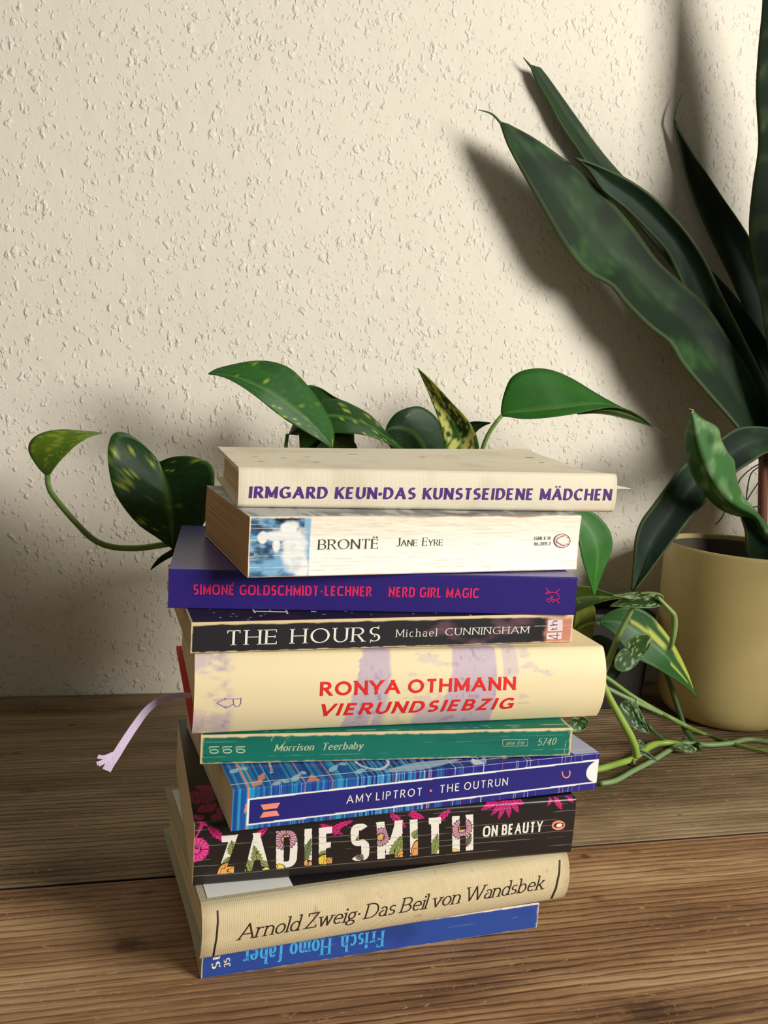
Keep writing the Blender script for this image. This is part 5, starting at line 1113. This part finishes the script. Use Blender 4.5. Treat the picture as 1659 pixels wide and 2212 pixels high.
tvine([(1421, 1290, .572), (1436, 1306, .571), (1450, 1321, .570), (1456, 1330, .570), (1457, 1350, .5705), (1454, 1375, .571), (1450, 1394, .573), (1446, 1402, .575)], [.0014, .0016, .0020, .0024, .0024, .0020, .0014], ptg)
def sl(left, right, Y, seed, **kw):
    b_ = kw.pop('base', (46, 84, 30)); return leaf('leaf', satin, left, right, Y, paint=satin_paint(seed, b_), thick=.0007, n=30, m=17, **kw)
sl([(1432, 1292), (1424, 1285), (1400, 1283), (1370, 1284), (1345, 1292), (1328, 1302), (1317, 1309)], [(1433, 1298), (1428, 1308), (1408, 1313), (1380, 1313), (1355, 1311), (1335, 1310), (1317, 1310)], [.574, .573, .573, .575, .578], 3, cup=.002, tilt=(.008, -.004), base=(44, 70, 22))
sl([(1384, 1279), (1405, 1278), (1424, 1281), (1434, 1288)], [(1383, 1283), (1405, 1282), (1424, 1285), (1434, 1290)], [.572, .571, .571], 5, cup=0, base=(132, 152, 96))
sl([(1378, 1279), (1355, 1281), (1340, 1284), (1324, 1286)], [(1374, 1293), (1360, 1294), (1342, 1290), (1324, 1287)], [.575, .576, .578], 6, cup=.001, base=(122, 134, 112))
sl([(1350, 1398), (1358, 1384), (1374, 1373), (1394, 1367), (1405, 1371), (1407, 1386), (1402, 1400), (1392, 1414)], [(1349, 1400), (1336, 1410), (1328, 1425), (1328, 1441), (1338, 1450), (1356, 1449), (1374, 1436), (1391, 1416)], [.569, .567, .566, .567], 9, mid=[(1350, 1399), (1354, 1402), (1360, 1405), (1367, 1408), (1374, 1410), (1381, 1412), (1387, 1413), (1392, 1415)], cup=.002, base=(46, 82, 32))
sl([(1347, 1514), (1362, 1514), (1376, 1524), (1388, 1545), (1397, 1566), (1402, 1584)], [(1341, 1518), (1338, 1530), (1347, 1549), (1362, 1568), (1382, 1580), (1402, 1585)], [.576, .574, .573, .574], 13, cup=.002, base=(30, 58, 38))
sl([(1228, 1562), (1240, 1549), (1260, 1547), (1271, 1556), (1268, 1570), (1256, 1579)], [(1226, 1566), (1228, 1576), (1236, 1581), (1244, 1582), (1250, 1581), (1255, 1580)], [.572, .571, .571], 17, cup=.002, base=(40, 76, 28))
sl([(1370, 1603), (1382, 1598), (1392, 1607), (1396, 1614)], [(1371, 1605), (1378, 1613), (1388, 1616), (1396, 1615)], [.578, .578, .579], 19, cup=.001, base=(64, 92, 76))
sl([(1376, 1618), (1396, 1624), (1410, 1634), (1420, 1642)], [(1378, 1624), (1394, 1634), (1408, 1641), (1420, 1643)], [.568, .566, .565], 21, cup=.001, base=(26, 44, 26))
sl([(1462, 1610), (1482, 1606), (1496, 1612), (1502, 1620)], [(1462, 1614), (1478, 1624), (1492, 1626), (1502, 1621)], [.604, .604, .604], 23, cup=.001, base=(58, 90, 40))
# unseen plant added out of frame to shade the yellow pot and wall
VP = np.array([.690, .500, 0.0])
shade_bush = empty('added_shade_plant', 'unseen leafy houseplant in a terracotta pot, added to shade the yellow pot', 'potted plant', Matrix.Translation(tuple(VP)))
child(lathe('planter', [(0, .0005), (.05, .0005), (.055, .004), (.064, .06), (.068, .112), (.067, .115), (.064, .113), (.061, .095)], VP, material('terracotta_planter', (150, 92, 62), .75)), shade_bush)
child(lathe('soil', [(0, .103), (.04, .104), (.0625, .101), (.06, .096), (0, .095)], VP, soil_mat), shade_bush)
rg = random.Random(5)
SHP = np.array([(0, 0), (.10, .38), (.28, .5), (.5, .44), (.75, .24), (.92, .08), (1, 0)])
for k in range(44):
    a = rg.uniform(0, 2*math.pi); rr = rg.uniform(.02, .10); z = .12+.20*rg.random()**.9+.02; ln = rg.uniform(.06, .085)
    c = VP+np.array([rr*math.cos(a), rr*math.sin(a), z]); d = np.array([math.cos(a+rg.uniform(-.6, .6)), math.sin(a+rg.uniform(-.6, .6)), rg.uniform(-.7, .3)]); d /= np.linalg.norm(d)
    sd = np.cross(d, (rg.uniform(-.3, .3), rg.uniform(-.3, .3), 1)); sd /= np.linalg.norm(sd); up = np.cross(sd, d); V = []; n, m = 14, 9
    for i in range(n):
        s_ = i/(n-1); h = np.interp(s_, SHP[:, 0], SHP[:, 1])*.72
        for t in np.linspace(-1, 1, m): V.append(c+ln*(d*s_+sd*h*t+up*(.10*abs(t)*h*2-.25*s_*s_)))
    SS, TT = np.meshgrid(np.linspace(0, 1, n), np.linspace(-1, 1, m), indexing='ij')
    o = child(mesh_obj('leaf', V, grid_faces(n, m), leaf_mat, None, satin_paint(60+k)(SS, TT).reshape(-1, 3), True), shade_bush); md = o.modifiers.new('thickness', 'SOLIDIFY'); md.thickness = .0006
    st = VP+np.array([.015*math.cos(a), .015*math.sin(a), .102])
    child(tube('petiole', np.array([st, (st+c)/2+np.array([0, 0, .03]), c]), .0013, ptg, None, n=10, sides=6), shade_bush)
